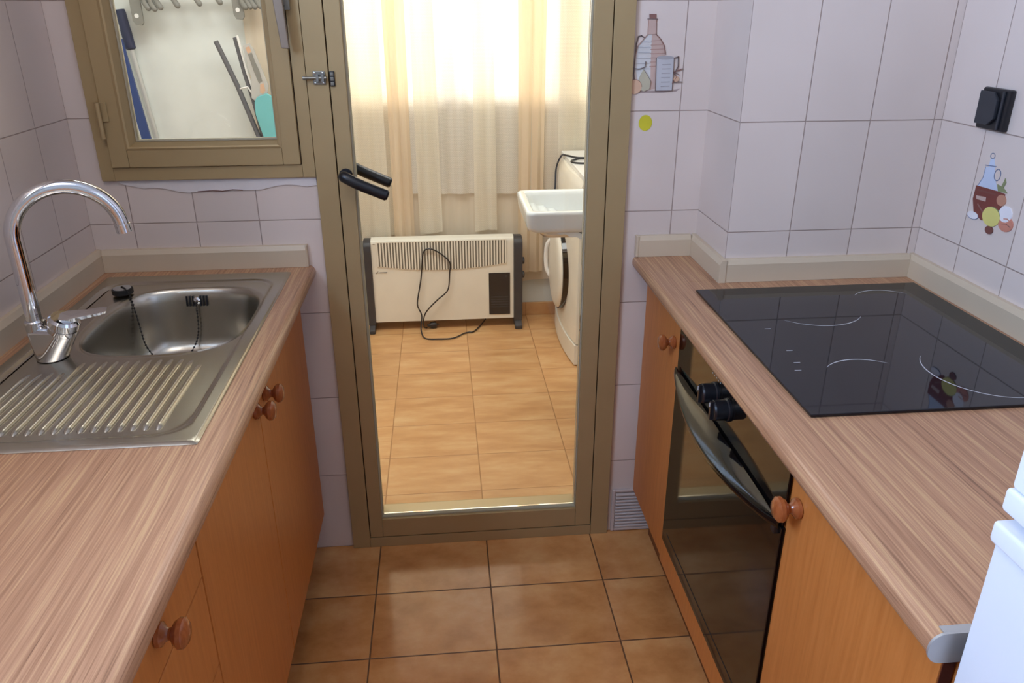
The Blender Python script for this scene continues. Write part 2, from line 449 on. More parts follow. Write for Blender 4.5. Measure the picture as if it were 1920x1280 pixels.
# ------------------------------------------------------------------ glazed door (door_1)
d1 = bpy.data.objects.new('door_1', None); C.objects.link(d1); d1.location = (.32, .03, 0); d1['kind'] = 'structure'
mb = MB(); frame_boxes(mb, -.0595, .7045, 0, 2.14, (.050, .051, .034, .05), -.014, .058, .0015)
build('door_frame', mb, M['gold'], d1)
mb = MB(); frame_boxes(mb, -.0095, .6535, .034, 2.09, (.0025, .0025, .003, .003), -.004, .03, 0)
build('door_gap', mb, M['gold_dark'], d1, smooth=False)
mb = MB(); frame_boxes(mb, -.007, .651, .0375, 2.087, (.037, .046, .062, .05), -.016, .04, .002)
leaf = build('door_leaf', mb, M['gold'], d1)
mb = MB(); frame_boxes(mb, .030, .605, .0995, 2.037, (.0035, .0022, .0035, .003), -.006, .028, 0)
build('glazing_gasket', mb, M['gasket'], leaf, smooth=False)
build('glazing_bead', MB().prism([(.0115, .0995), (.0115, .1036), (.038, .1125), (.041, .1125), (.041, .0995)], 'x', .0335, .602), M['gold'], leaf, smooth=False)
build('glass_pane', MB().box(.0335, .602, .006, .011, .1035, 2.034), M['glass'], leaf, smooth=False)
def lever(y0, sgn):
    mb = MB()
    mb.tube([(.012, y0, 1.112), (.012, y0+sgn*.038, 1.112)], .0085, 14)
    pts = spline([(.006, y0+sgn*.034, 1.118), (.016, y0+sgn*.043, 1.1135), (.045, y0+sgn*.046, 1.098), (.085, y0+sgn*.045, 1.080), (.112, y0+sgn*.043, 1.068)], 6)
    n = len(pts)
    mb.tube(pts, [.010 + .0035*min(1, i/4) for i in range(n-1)] + [.010], 14)
    mb.lathe([(.016, 0), (.016, .004), (.0, .006)], (.012, y0, 1.112), (0, sgn, 0), 20)
    return mb
build('door_lever', lever(-.016, -1), M['black'], leaf, label='black lever on the kitchen side')
build('door_lever', lever(.041, 1), M['black'], leaf, label='black lever on the far side, seen through the glass')
# slide bolt on frame + keeper
bolt = thing('slide_bolt', 'small zinc slide bolt on the gold frame left of the glazed door', 'bolt', (-.03, -.016, 1.336))
mb = MB(); mb.box(-.044, -.016, -.0185, -.0145, 1.321, 1.351, .0015); build('bolt_plate', mb, M['zinc'], bolt)
mb = MB(); mb.tube([(-.066, -.024, 1.3365), (-.013, -.024, 1.3365)], .0035, 10); mb.tube([(-.066, -.024, 1.3365), (-.060, -.024, 1.3365)], .0048, 10)
build('bolt_rod', mb, M['zinc'], bolt)
mb = MB(); mb.box(-.036, -.030, -.029, -.0185, 1.328, 1.344, .001); mb.box(-.024, -.018, -.029, -.0185, 1.328, 1.344, .001); build('bolt_guide', mb, M['greymetal'], bolt)
for (x, z) in ((-.021, 1.347), (-.021, 1.325), (-.039, 1.325), (-.039, 1.347)):
    build('screw', MB().lathe([(.0022, 0), (.0022, .0012), (0, .0018)], (x, -.0185, z), (0, -1, 0), 10), M['chrome'], bolt)
kp = thing('bolt_keeper', 'dark bolt keeper screwed to the door leaf beside the slide bolt', 'bolt keeper', (.0, -.018, 1.334))
mb = MB(); mb.box(-.006, .0055, -.022, -.0165, 1.317, 1.351, .002); build('keeper_plate', mb, M['black'], kp)
mb = MB()
for z in (1.3235, 1.334, 1.3445): mb.box(-.004, .0035, -.0245, -.0215, z-.004, z+.004, .001)
build('keeper_loops', mb, M['zinc'], kp)

# filler strip below the window frame where tiles are broken
top = [(-.53, 1.1065), (-.062, 1.1065)]
jag = [(-.062, 1.086), (-.085, 1.083), (-.11, 1.087), (-.135, 1.089), (-.16, 1.086), (-.19, 1.079), (-.2, 1.077), (-.235, 1.078), (-.262, 1.080), (-.285, 1.0765), (-.31, 1.079), (-.345, 1.0765), (-.365, 1.074), (-.39, 1.077), (-.42, 1.085), (-.445, 1.088), (-.47, 1.086), (-.49, 1.092), (-.515, 1.097)]
tag(build('plaster_patch', MB().prism(top + jag, 'y', -.0035, -.0001), M['lilac'], loc=(-.3, 0, 1.08)), 'ragged lilac-white filler strip on the tiles below the window frame', 'plaster')
mb = MB(); mb.stroke([(-.345, 1.0763), (-.31, 1.0785), (-.287, 1.0762), (-.262, 1.0797), (-.24, 1.0777)], .0016, 'y', -.0002, .0038)
tag(build('tile_crack', mb, M['dark_edge'], loc=(-.3, 0, 1.08)), 'thin dark crack along the lower edge of the filler strip', 'crack')

# ------------------------------------------------------------------ left worktop
XL = -.087
def nose_profile(xe, side, z0=.846, z1=H, r=.016):
    """rounded front strip polygon (x,z); side=+1 nose faces +x"""
    pts = []
    for a in range(0, 91, 15):
        t = math.radians(a); pts.append((xe - side*r + side*r*math.sin(t), z1 - r + r*math.cos(t)))
    for a in range(0, 91, 15):
        t = math.radians(a); pts.append((xe - side*r + side*r*math.cos(t), z0 + r - r*math.sin(t)))
    return pts
mb = MB()
sx0, sx1, sy0, sy1 = -.535, -.155, -.835, -.085
mb.box(XW+.001, sx0, -1.42, -.001, .846, H)
mb.box(sx0, sx1, sy1, -.001, .846, H)
mb.box(sx0, sx1, -1.42, sy0, .846, H)
prof = nose_profile(XL, 1); prof += [(sx1, .846), (sx1, H)]
mb.prism(prof, 'y', -1.42, -.001)
bmesh.ops.remove_doubles(mb.bm, verts=mb.bm.verts, dist=1e-5)
tag(build('kitchen_worktop', mb, M['worktop'], loc=(-.35, -.7, .846)), 'left wood-grain worktop with the steel sink set into it', 'worktop')
# upstands
def upstand_prof(a, s, th=.017):   # a = wall coordinate, s = direction into the room
    return [(a + s*.0006, H+.0004), (a+s*th, H+.0004), (a+s*th, .926), (a+s*(th-.006), .9376), (a + s*.0006, .9376)]
lu = thing('worktop_upstand', 'beige upstand behind the sink worktop, along two tiled walls', 'upstand', (-.6, -.3, H))
build('upstand_strip', MB().prism(upstand_prof(XW, 1), 'y', -1.42, -.0006), M['upstand'], lu, smooth=False)
mb = MB(); mb.prism(upstand_prof(0, -1), 'x', XW+.0176, -.104); mb.box(-.104, -.100, -.0185, -.0006, H+.0004, .939, .0015)
build('upstand_strip', mb, M['upstand'], lu, smooth=False)

# ------------------------------------------------------------------ sink
sink = thing('kitchen_sink', 'stainless steel inset sink with bowl and ribbed drainer in the left worktop', 'sink', (-.35, -.46, H))
SX0, SX1, SY0, SY1 = -.573, -.136, -.862, -.058
BCX, BCY, BA, BB, BN = -.328, -.335, .160, .186, 3.1
def bowl_pt(th, k=1.0):
    c, s = math.cos(th), math.sin(th)
    r = (abs(c/BA)**BN + abs(s/BB)**BN) ** (-1/BN)
    return BCX + c*r*k, BCY + s*r*k
def sstep(a, b, x):
    t = max(0, min(1, (x-a)/(b-a))); return t*t*(3-2*t)
RX = [-.212 - .0195*i for i in range(16)]
def deck(x, y):
    # distance inside outer rectangle
    d = min(x-SX0, SX1-x, y-SY0, SY1-y)
    # rounded pan outline
    ix0, ix1, iy0, iy1, rr = SX0+.022, SX1-.022, SY0+.024, SY1-.045, .06
    qx = max(ix0+rr-x, x-(ix1-rr), 0); qy = max(iy0+rr-y, y-(iy1-rr), 0)
    e = rr - math.hypot(qx, qy)
    if qx == 0 and qy == 0: e = rr
    z = H + .0045
    z -= .0035*sstep(.006, 0, d)
    z -= .0045*sstep(0, .012, e)
    best = 0
    for i, rx in enumerate(RX):
        y1 = -.572 if i < 1 else (-.553 if i < 2 else (-.545 if rx > -.44 else -.585)); y0 = -.812
        if False:
            w_ = math.cos((x-rx)/.0095*PI/2)
            en = sstep(y0, y0+.018, y)*sstep(y1, y1-.05, y)
            best = max(best, w_**1.3*en)
    # gentle roll into the bowl
    return z
def wtest():
    N = 560; rows = []
    K = 84
    thl = [2*PI*i/N for i in range(N)]
    # bowl interior, from bottom centre outwards
    prof = [(.02, -.158), (.3, -.157), (.6, -.154), (.74, -.150), (.82, -.143), (.865, -.130), (.89, -.112), (.91, -.085), (.93, -.055), (.95, -.028), (.962, -.014), (.975, -.0065), (.99, -.0025), (1.0, -.0010)]
    for k, dz in prof: rows.append([(*bowl_pt(t, k), H+dz+.0) for t in thl])
    for j in range(1, K+1):
        f = (j/K)
        row = []
        for t in thl:
            bx, by = bowl_pt(t); c, s = math.cos(t), math.sin(t)
            R = min((SX1-BCX)/c if c > 1e-9 else 1e9, (SX0-BCX)/c if c < -1e-9 else 1e9, (SY1-BCY)/s if s > 1e-9 else 1e9, (SY0-BCY)/s if s < -1e-9 else 1e9)
            ex, ey = BCX+c*R, BCY+s*R
            x = bx+(ex-bx)*f; y = by+(ey-by)*f
            db = math.hypot(x-bx, y-by)
            z = deck(x, y); z -= .003*(1-sstep(0, .012, db))
            z = z if j > 1 else min(z, H+.0005)
            row.append((x, y, z))
        rows.append(row)
    # folded rim
    rows.append([(x, y, H+.0001) for x, y, z in rows[-1]])
    mb = MB(); vr = mb.grid(rows, closed=True)
    mb.bm.faces.new(vr[0][::-1])
    bmesh.ops.recalc_face_normals(mb.bm, faces=mb.bm.faces)
    return mb
o = build('sink_basin', wtest(), M['steel'], sink, auto=50)
def ridge(rx, y0, y1):
    rows = []; n = 40; m = 10
    for i in range(n+1):
        y = y0+(y1-y0)*i/n; en = max(0, min(1, min((y-y0)/.012, (y1-y)/.035)))**.5; hw = .0060*(.35+.65*en)
        rows.append([(rx+hw*math.cos(PI*k/m), y, deck(rx, y) - .0008 + .0062*en*math.sin(PI*k/m)**1.2) for k in range(m+1)])
    mb = MB(); mb.grid(rows); return mb
for i, rx in enumerate(RX):
    build('drainer_ridge', ridge(rx, -.812, -.572 if i < 1 else (-.553 if i < 2 else (-.545 if rx > -.44 else -.585))), M['steel'], sink, auto=80)
mb = MB(); mb.lathe([(.044, 0), (.044, .002), (.034, .003), (.030, .0005), (0, .0005)], (BCX+.0, BCY, H-.1575), (0, 0, 1), 30)
build('drain', mb, M['chrome'], sink)
# overflow slots on the far wall of the bowl
mb = MB()
for i, dx in enumerate((-.0225, -.0155, -.0085, .0085, .0155, .0225)):
    mb = MB(); mb.prism([(-.1600, H-.016), (-.1570, H-.016), (-.1612, H-.040), (-.1642, H-.040)], 'x', -.338+dx-.0020, -.338+dx+.0020)
    build('overflow_slot', mb, M['black'], sink, smooth=False)
mb = MB(); mb.lathe([(.0085, 0), (.0085, .003), (.005, .006), (0, .0065)], (-.338, -.160, H-.028), (0, -1, .15), 18)
build('overflow_bolt', mb, M['chrome'], sink)
plug = thing('sink_plug', 'black rubber plug with bead chain resting on the sink rim', 'plug', (-.491, -.178, H+.005))
PC = (-.490, -.182)
build('plug_disc', MB().lathe([(.019, 0), (.0225, .002), (.0225, .012), (.020, .0135)], (*PC, H+.003), (0, 0, 1), 28), M['rubber'], plug)
build('plug_cap', MB().lathe([(.019, 0), (.019, .001), (.012, .002), (.010, .001), (0, .001)], (*PC, H+.0165), (0, 0, 1), 28), M['alu'], plug)
path = spline([(PC[0], PC[1], H+.019), (-.478, -.195, H+.018), (-.466, -.205, H+.002), (-.458, -.215, H-.03), (-.450, -.225, H-.07), (-.443, -.232, H-.105), (-.425, -.235, H-.135), (-.395, -.235, H-.147), (-.365, -.215, H-.147), (-.348, -.19, H-.125), (-.340, -.178, H-.095), (-.338, -.173, H-.055), (-.338, -.171, H-.03)], 9)
mb = MB()
last = None
for p in path:
    if last is None or (p-last).length > .0052:
        bmesh.ops.create_icosphere(mb.bm, subdivisions=1, radius=.0027, matrix=Matrix.Translation(p)); last = p
mb.tube(path, .0008, 6)
build('bead_chain', mb, M['rubber'], plug)

# ------------------------------------------------------------------ faucet
fa = thing('kitchen_faucet', 'chrome mixer tap with tall swan-neck spout behind the sink drainer', 'tap', (-.497, -.515, H))
zb = H + .0015
def circ(c, ax, r, n=28, sx=1):
    ax = Vector(ax).normalized(); h = Vector((0, 1, 0)); u = ax.cross(h).normalized(); v = u.cross(ax).normalized()
    return [Vector(c) + u*math.cos(2*PI*k/n)*r*sx + v*math.sin(2*PI*k/n)*r for k in range(n)]
mb = MB()
for p in circ((-.495, -.517, zb), (0, 0, 1), .0275) + circ((-.494, -.517, zb+.005), (0, 0, 1), .0285) + circ((-.514, -.512, zb+.052), (0, 0, 1), .0175) + circ((-.462, -.527, zb+.054), (.42, -.12, 1), .0245):
    mb.bm.verts.new(p)
bmesh.ops.convex_hull(mb.bm, input=mb.bm.verts)
for v in [v for v in mb.bm.verts if not v.link_faces]: mb.bm.verts.remove(v)
build('tap_body', mb, M['chrome'], fa, auto=50)
build('spout_collar', MB().lathe([(.0165, 0), (.0175, .001), (.0175, .019), (.0155, .021)], (-.514, -.512, zb+.052), (0, 0, 1), 28), M['chrome'], fa)
tip = Vector((-.352, -.445)); b0 = Vector((-.514, -.512)); dr = tip-b0; R_ = dr.length/2
pts = [Vector((b0.x, b0.y, zb+.07)), Vector((b0.x, b0.y, 1.02)), Vector((b0.x, b0.y, 1.07))]
zc = 1.108
for a in range(0, 176, 5):
    t = math.radians(a)
    q = b0 + dr*(.5 - .5*math.cos(t)); pts.append(Vector((q.x, q.y, zc + R_*.98*math.sin(t))))
mb = MB(); mb.tube(pts, .0132, 24)
build('spout', mb, M['chrome'], fa)
e = pts[-1]; dd = (pts[-1]-pts[-2]).normalized()
build('aerator', MB().lathe([(.0132, 0), (.0142, .001), (.0142, .016), (.0115, .0165), (.0115, .012)], e-dd*.001, dd, 24), M['chrome'], fa)
cx = Vector((.42, -.12, 1)).normalized(); cb = Vector((-.462, -.527, zb+.054))
build('cartridge', MB().lathe([(.0245, 0), (.0255, .002), (.0255, .010), (.0238, .011), (.0238, .0135), (.0268, .015), (.0268, .026), (.023, .031), (0, .033)], cb, cx, 30), M['chrome'], fa)
mb = MB()
o0 = cb + cx*.026
ld = Vector((.86, .16, .10)).normalized(); sd = ld.cross(cx).normalized()
secs = []
for f, w_, h_ in ((-.012, .014, .010), (.0, .017, .010), (.02, .014, .008), (.038, .0115, .006), (.062, .0105, .005), (.071, .008, .004)):
    c0 = o0 + ld*f + cx*.004
    secs.append([c0 + sd*w_*a + cx*h_*b*.5 for a, b in ((-1, -1), (-1, 1), (-.6, 1.4), (.6, 1.4), (1, 1), (1, -1))])
mb.grid([list(map(tuple, s_)) for s_ in secs], closed=True)
bmesh.ops.holes_fill(mb.bm, edges=mb.bm.edges); bmesh.ops.recalc_face_normals(mb.bm, faces=mb.bm.faces)
build('tap_lever', mb, M['chrome'], fa, auto=30)

# ------------------------------------------------------------------ cabinets
def knob_mb(p, sgn, s=1.0):
    """turned knob on plane x = p[0], pointing sgn along x"""
    prof = [(.0135, 0), (.0155, .002), (.0150, .007), (.0095, .011), (.0072, .015), (.0085, .0185), (.0150, .022), (.0190, .0275), (.0185, .033), (.0130, .0375), (0, .0395)]
    return MB().lathe([(r*s, t*s) for r, t in prof], p, (sgn, 0, 0), 26)
def panel(x0, x1, y0, y1, z0, z1): return MB().box(x0, x1, y0, y1, z0, z1, .0012)
FX = -.121   # face of left fronts
TK = .018
ZB = .175
ZT = .842
def carcass(xa, xb, y0, y1, zb=.18, zt=.845, topgap=True):
    mb = MB()
    mb.box(xa, xb, y0, y0+.016, zb, zt); mb.box(xa, xb, y1-.016, y1, zb, zt)
    mb.box(xa, xb, y0+.016, y1-.016, zb, zb+.016)
    return mb
sc = thing('sink_cabinet', 'orange beech two-door cabinet under the sink worktop', 'cabinet', (-.35, -.52, 0))
build('carcass', carcass(XW+.004, FX-TK-.001, -.974, -.04), M['beech'], sc, smooth=False)
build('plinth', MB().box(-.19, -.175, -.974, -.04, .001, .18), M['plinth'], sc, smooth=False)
d = build('door', panel(FX-TK, FX, -.5645, -.078, ZB, ZT), M['beech'], sc)
build('knob', knob_mb((FX, -.520, .788), 1), M['knob'], d)
d = build('door', panel(FX-TK, FX, -.9735, -.5675, ZB, ZT), M['beech'], sc)
build('knob', knob_mb((FX, -.598, .792), 1), M['knob'], d)
dc = thing('drawer_cabinet', 'orange beech drawer unit under the near end of the left worktop', 'cabinet', (-.35, -1.19, 0))
build('carcass', carcass(XW+.004, FX-TK-.001, -1.405, -.9755), M['beech'], dc, smooth=False)
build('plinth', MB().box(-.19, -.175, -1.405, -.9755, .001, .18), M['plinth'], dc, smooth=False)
for z0, z1 in ((.733, .842), (.568, .730), (.403, .565), (.175, .400)):
    d = build('drawer', panel(FX-TK, FX, -1.402, -.9775, z0, z1), M['beech'], dc)
    build('knob', knob_mb((FX, -1.143, min((z0+z1)/2, .788)), 1), M['knob'], d)

# right side
RX_ = .766; XRE = .735
nc = thing('narrow_cabinet', 'narrow orange beech cabinet between the oven and the air vent', 'cabinet', (1.0, -.19, 0))
build('carcass', carcass(RX_+TK+.004, .898, -.343, -.03), M['beech'], nc, smooth=False)
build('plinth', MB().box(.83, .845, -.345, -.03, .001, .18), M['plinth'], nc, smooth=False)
d = build('door', panel(RX_+.003, RX_+.003+TK, -.343, -.040, ZB, ZT), M['beech'], nc)
build('knob', knob_mb((RX_+.003, -.303, .765), -1), M['knob'], d)
oc = thing('oven_housing', 'orange beech housing with a low front strip below the oven', 'cabinet', (1.05, -.64, 0))
mb = MB(); mb.box(RX_+.004, 1.36, -.3585, -.3455, .18, .845); mb.box(RX_+.004, 1.36, -.9345, -.9215, .18, .845); mb.box(RX_+.02, 1.36, -.9215, -.3585, .18, .196)
build('carcass', mb, M['beech'], oc, smooth=False)
build('front_strip', MB().box(RX_-.002, RX_+.016, -.9320, -.3455, ZB, .246, .0015), M['beech'], oc)
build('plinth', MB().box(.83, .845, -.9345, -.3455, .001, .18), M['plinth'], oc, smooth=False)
bc = thing('base_cabinet', 'orange beech one-door cabinet between the oven and the fridge', 'cabinet', (1.05, -1.12, 0))
build('carcass', carcass(RX_+TK+.001, 1.36, -1.308, -.9365), M['beech'], bc, smooth=False)
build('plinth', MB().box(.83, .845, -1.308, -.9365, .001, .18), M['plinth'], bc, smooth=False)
mb = MB(); mb.box(RX_, RX_+TK, -1.305, -.938, ZB, ZT, .0012)
d = build('door', mb, M['beech'], bc)
build('edge_strip', MB().box(RX_+.002, RX_+TK-.002, -1.3062, -1.3052, ZB+.002, ZT-.002), M['dark_edge'], d, smooth=False)
build('knob', knob_mb((RX_, -.966, .782), -1, 1.05), M['knob'], d)

# ------------------------------------------------------------------ oven
ov = thing('built_in_oven', 'black glass built-in oven with bowed handle and two knobs', 'oven', (1.05, -.64, .25))
OY0, OY1 = -.9215+.0035, -.3585-.0015
OF = .762
build('oven_body', MB().box(OF+.022, 1.30, OY0+.002, OY1-.002, .2495, .835), M['black'], ov, smooth=False)
OY0f, OY1f = -.9305, -.3575
build('control_panel', MB().box(OF, OF+.005, OY0f, OY1f, .722, .842, .001), M['blackgloss'], ov)
dd_ = build('oven_door', MB().box(OF, OF+.02, OY0f, OY1f, .2475, .716, .0015), M['blackgloss'], ov)
# inner window outline faint
mb = MB()
for a in ((-.90, -.392, .286, .288),): mb.box(OF-.0006, OF-.0001, a[0], a[1], a[2], a[3])
build('glass_seam', mb, M['rubber'], dd_, smooth=False)
# strap handle
mb = MB(); rows = []
n = 36
for i in range(n+1):
    t = i/n; y = OY1f-.004 + (OY0f+.004 - (OY1f-.004))*t
    bow = math.sin(PI*t)**.8 if 0 < t < 1 else 0
    x = OF - .004 - .034*bow
    zt, zo = .728, .728 - .022*bow; xo = OF - .006 - .036*bow; xi = OF - .004
    rows.append([(xi, y, zt+.002), ((xi+xo)/2, y, (zt+zo)/2+.003), (xo, y, zo), (xo-.002, y, zo-.005), (xo, y, zo-.012), ((xi+xo)/2, y, (zt+zo)/2-.013), (xi, y, zt-.016)])
mb.grid(rows, closed=True); bmesh.ops.holes_fill(mb.bm, edges=mb.bm.edges); bmesh.ops.recalc_face_normals(mb.bm, faces=mb.bm.faces)
build('door_handle', mb, M['blackgloss'], dd_, auto=60)
mb = MB()
for y in (OY1f-.016, OY0f+.016): build('handle_mount', MB().box(OF-.007, OF+.001, y-.007, y+.007, .700, .7155, .001), M['black'], dd_)
for y in (-.600, -.668):
    mb = MB(); mb.lathe([(.0225, 0), (.0225, .004), (.020, .006), (.0195, .028), (.017, .031), (0, .031)], (OF, y, .788), (-1, 0, 0), 26)
    mb.box(OF-.036, OF-.004, y-.0045, y+.0045, .7695, .8065, .0015)
    k = build('control_knob', mb, M['black'], ov)
    build('indicator', MB().box(OF-.0375, OF-.0362, y-.001, y+.001, .796, .804), M['print'], k, smooth=False)
mb = MB()
for i in range(5): build('panel_mark', MB().box(OF-.0004, OF+.0002, -.575-i*.011, -.572-i*.011, .817, .8195), M['print'], ov, smooth=False)

# ------------------------------------------------------------------ right worktop (one slab, cut round the corner pillar)
mb = MB()
prof = nose_profile(XRE, -1) + [(.82, .846), (.82, H)]
mb.prism(prof, 'y', -1.318, -.001)
hx0, hx1, hy0, hy1 = .83, 1.33, -.85, -.31
mb.box(.82, XC-.0008, -DC, -.001, .846, H)
mb.box(.82, XR-.001, hy1, -DC-.0008, .846, H)
mb.box(.82, hx0, hy0, hy1, .846, H); mb.box(hx1, XR-.001, hy0, hy1, .846, H)
mb.box(.82, XR-.001, -1.318, hy0, .846, H)
bmesh.ops.remove_doubles(mb.bm, verts=mb.bm.verts, dist=1e-5)
wt = thing('kitchen_worktop', 'right wood-grain worktop holding the black hob', 'worktop', (1.05, -.66, .846))
build('worktop_slab', mb, M['worktop'], wt)
mb = MB()
out_ = nose_profile(XRE-.0022, -1, .8438, H+.0022, .018) + [(1.36, .8438), (1.36, H+.0022)]
mb.prism(out_, 'y', -1.3212, -1.3184)
# turned lip over the edge
mb.prism(nose_profile(XRE-.0022, -1, .8438, H+.0022, .018)[:] + [(.757, .8438), (.757, .8458), (.753, .8458)] + nose_profile(XRE-.0004, -1, .8456, H+.0004, .0165)[::-1] + [(.753, H+.0004), (.757, H+.0022)], 'y', -1.3184, -1.300) if 0 else None
mb.box(.7475, 1.36, -1.3184, -1.309, H+.0001, H+.0022, .0006)
build('end_cap', mb, M['alu'], wt, label='scuffed metal end strip')
ru = thing('worktop_upstand', 'beige upstand behind the hob worktop, stepping round the tiled pillar', 'upstand', (1.1, -.2, H))
T = .017
mb = MB(); mb.prism(upstand_prof(0, -1), 'x', .745, XC-T-.0002); mb.box(.7385, .7455, -.0185, -.0006, H+.0004, .939, .0015)
build('upstand_strip', mb, M['upstand'], ru, smooth=False)
build('upstand_strip', MB().prism(upstand_prof(XC, -1), 'y', -DC-T-.002, -.0006), M['upstand'], ru, smooth=False)
build('upstand_strip', MB().prism(upstand_prof(-DC, -1), 'x', XC+.0002, XR-T-.0002), M['upstand'], ru, smooth=False)
build('upstand_strip', MB().prism(upstand_prof(XR, -1), 'y', -1.318, -DC-.0006), M['upstand'], ru, smooth=False)

# ------------------------------------------------------------------ hob
hob = thing('ceramic_hob', 'black ceramic hob with thin white cooking ring marks', 'hob', (1.08, -.58, H))
HX0, HX1, HY0, HY1 = .813, 1.338, -.871, -.288
build('hob_glass', MB().box(HX0, HX1, HY0, HY1, H+.0006, H+.0062, .0016), M['hob'], hob)
build('hob_tray', MB().box(hx0+.004, hx1-.004, hy0+.004, hy1-.004, .848, H+.0005), M['black'], hob, smooth=False)
def arc(mb, cx_, cy_, r, a0, a1, w=.0026, z=H+.0064):
    n = max(8, int(abs(a1-a0)/4)); rows = [[], []]
    for i in range(n+1):
        t = math.radians(a0+(a1-a0)*i/n)
        ww = w*min(1, .25+3*min(i, n-i)/n)
        rows[0].append((cx_+(r-ww/2)*math.cos(t), cy_+(r-ww/2)*math.sin(t), z)); rows[1].append((cx_+(r+ww/2)*math.cos(t), cy_+(r+ww/2)*math.sin(t), z))
    mb.grid(rows)
for c_, r, a0, a1 in (((1.018, -.413), .110, 222, 322), ((.981, -.766), .085, 48, 137), ((1.195, -.745), .105, 140, 272), ((1.215, -.412), .080, 40, 138)):
    mb = MB(); arc(mb, c_[0], c_[1], r, a0, a1)
    build('ring_mark', mb, M['print'], hob, smooth=False)
mb = MB()
for x, y in ((.884, -.527), (.883, -.632), (.874, -.684), (.862, -.715)):
    build('touch_mark', MB().box(x-.006, x+.006, y-.0008, y+.0008, H+.0062, H+.0065), M['print'], hob, smooth=False)

# ------------------------------------------------------------------ fridge
fr = thing('fridge_freezer', 'white fridge freezer with two doors at the near end of the right worktop', 'fridge', (1.06, -1.64, 0))
FXx = .760
build('cabinet_body', MB().box(FXx+.045, 1.355, -1.93, -1.330, .03, 1.72, .004), M['fridge'], fr)
dl = build('lower_door', MB().box(FXx, FXx+.042, -1.93, -1.3325, .06, 1.012, .004), M['fridge'], fr)
build('door_lip', MB().box(FXx-.006, FXx+.042, -1.932, -1.3305, 1.0125, 1.036, .004), M['fridge'], dl)
du = build('upper_door', MB().box(FXx, FXx+.042, -1.93, -1.3325, 1.0735, 1.70, .004), M['fridge'], fr)
build('door_lip', MB().box(FXx-.003, FXx+.042, -1.932, -1.3305, 1.048, 1.073, .004), M['fridge'], du)
for x, y in ((.86, -1.38), (.86, -1.88), (1.3, -1.38), (1.3, -1.88)):
    build('foot', MB().lathe([(.02, 0), (.02, .03)], (x, y, .0005), (0, 0, 1), 12), M['black'], fr)

# ------------------------------------------------------------------ socket, sticker, vent, decals
so = thing('wall_socket', 'black wall socket with octagonal lid on the right tiled wall', 'socket', (XR, -.389, 1.293))
build('socket_plate', MB().box(XR-.0125, XR-.0003, -.430, -.346, 1.2525, 1.334, .004), M['black'], so)
octo = [(-.350, 1.262), (-.388, 1.262), (-.404, 1.276), (-.404, 1.312), (-.388, 1.327), (-.350, 1.327)]
build('socket_lid', MB().prism(octo, 'x', XR-.020, XR-.0126, .0015), M['charcoal'], so)
build('plate_ridge', MB().box(XR-.0165, XR-.0126, -.4165, -.4115, 1.256, 1.330, .001), M['charcoal'], so)
tag(build('round_sticker', MB().lathe([(.0165, 0), (.0165, .0008), (0, .001)], (.746, -.0003, 1.222), (0, -1, 0), 28, 1, 1.15), M['yellow'], loc=(.746, 0, 1.222)), 'round yellow sticker on the tile right of the glazed door', 'sticker')
ve = thing('air_vent', 'pale slatted air vent low on the tiles right of the door', 'vent', (.79, 0, .075))
mb = MB(); frame_boxes(mb, .7165, .868, .004, .1505, (.010, .010, .010, .008), -.010, -.0003, .002)
build('vent_frame', mb, M['vent'], ve)
build('vent_backing', MB().box(.7268, .8575, -.003, -.0004, .0145, .142), M['rubber'], ve, smooth=False)
mb = MB()
for i in range(11):
    z = .0165 + i*.0113
    mb.prism([(-.0105, z), (-.0035, z+.0065), (-.0032, z+.0085), (-.0108, z+.0035)], 'x', .7275, .857)
build('vent_slats', mb, M['vent'], ve)

def P_(name, col, r=.35): M[name] = plain(name, col, r, var=.10)
P_('ink_dark', (112, 96, 92)); P_('ink_cork', (136, 96, 88)); P_('ink_pink', (198, 170, 158)); P_('ink_grey', (208, 204, 200)); P_('ink_mug', (192, 190, 192)); P_('ink_mugd', (168, 164, 166))
P_('ink_apple', (208, 170, 142)); P_('ink_pear', (184, 176, 152)); P_('ink_red', (120, 58, 50)); P_('ink_glass', (196, 206, 226)); P_('ink_green', (132, 138, 96)); P_('ink_lemon', (216, 206, 120))
P_('ink_onion', (200, 132, 112)); P_('ink_white', (232, 228, 232)); P_('ink_peach', (184, 132, 108)); P_('ink_stripe', (176, 140, 128)); P_('ink_base', (168, 150, 144)); P_('ink_nut', (120, 70, 62)); P_('ink_blue', (120, 130, 158))
A = dict(cork=[(0.739, 1.47), (0.755, 1.47), (0.756, 1.459), (0.74, 1.459)], neck=[(0.738, 1.459), (0.756, 1.459), (0.758, 1.426), (0.738, 1.426)],
 body_l=[(0.738, 1.426), (0.748, 1.426), (0.752, 1.301), (0.739, 1.302), (0.72, 1.325), (0.711, 1.354), (0.712, 1.382), (0.716, 1.4), (0.729, 1.416)],
 body_r=[(0.748, 1.426), (0.758, 1.426), (0.77, 1.415), (0.78, 1.4), (0.784, 1.381), (0.783, 1.362), (0.775, 1.303), (0.752, 1.301)],
 mug=[(0.762, 1.373), (0.805, 1.373), (0.806, 1.298), (0.765, 1.298)],
 pear=[(0.733, 1.347), (0.743, 1.334), (0.752, 1.32), (0.75, 1.303), (0.737, 1.297), (0.726, 1.301), (0.723, 1.325), (0.728, 1.339)],
 shadow=[(0.696, 1.295), (0.739, 1.299), (0.786, 1.297), (0.827, 1.302), (0.817, 1.295), (0.786, 1.293), (0.74, 1.293), (0.701, 1.29)])
def ell(cx_, cy_, rx, ry, n=20): return [(cx_+rx*math.cos(2*PI*i/n), cy_+ry*math.sin(2*PI*i/n)) for i in range(n)]
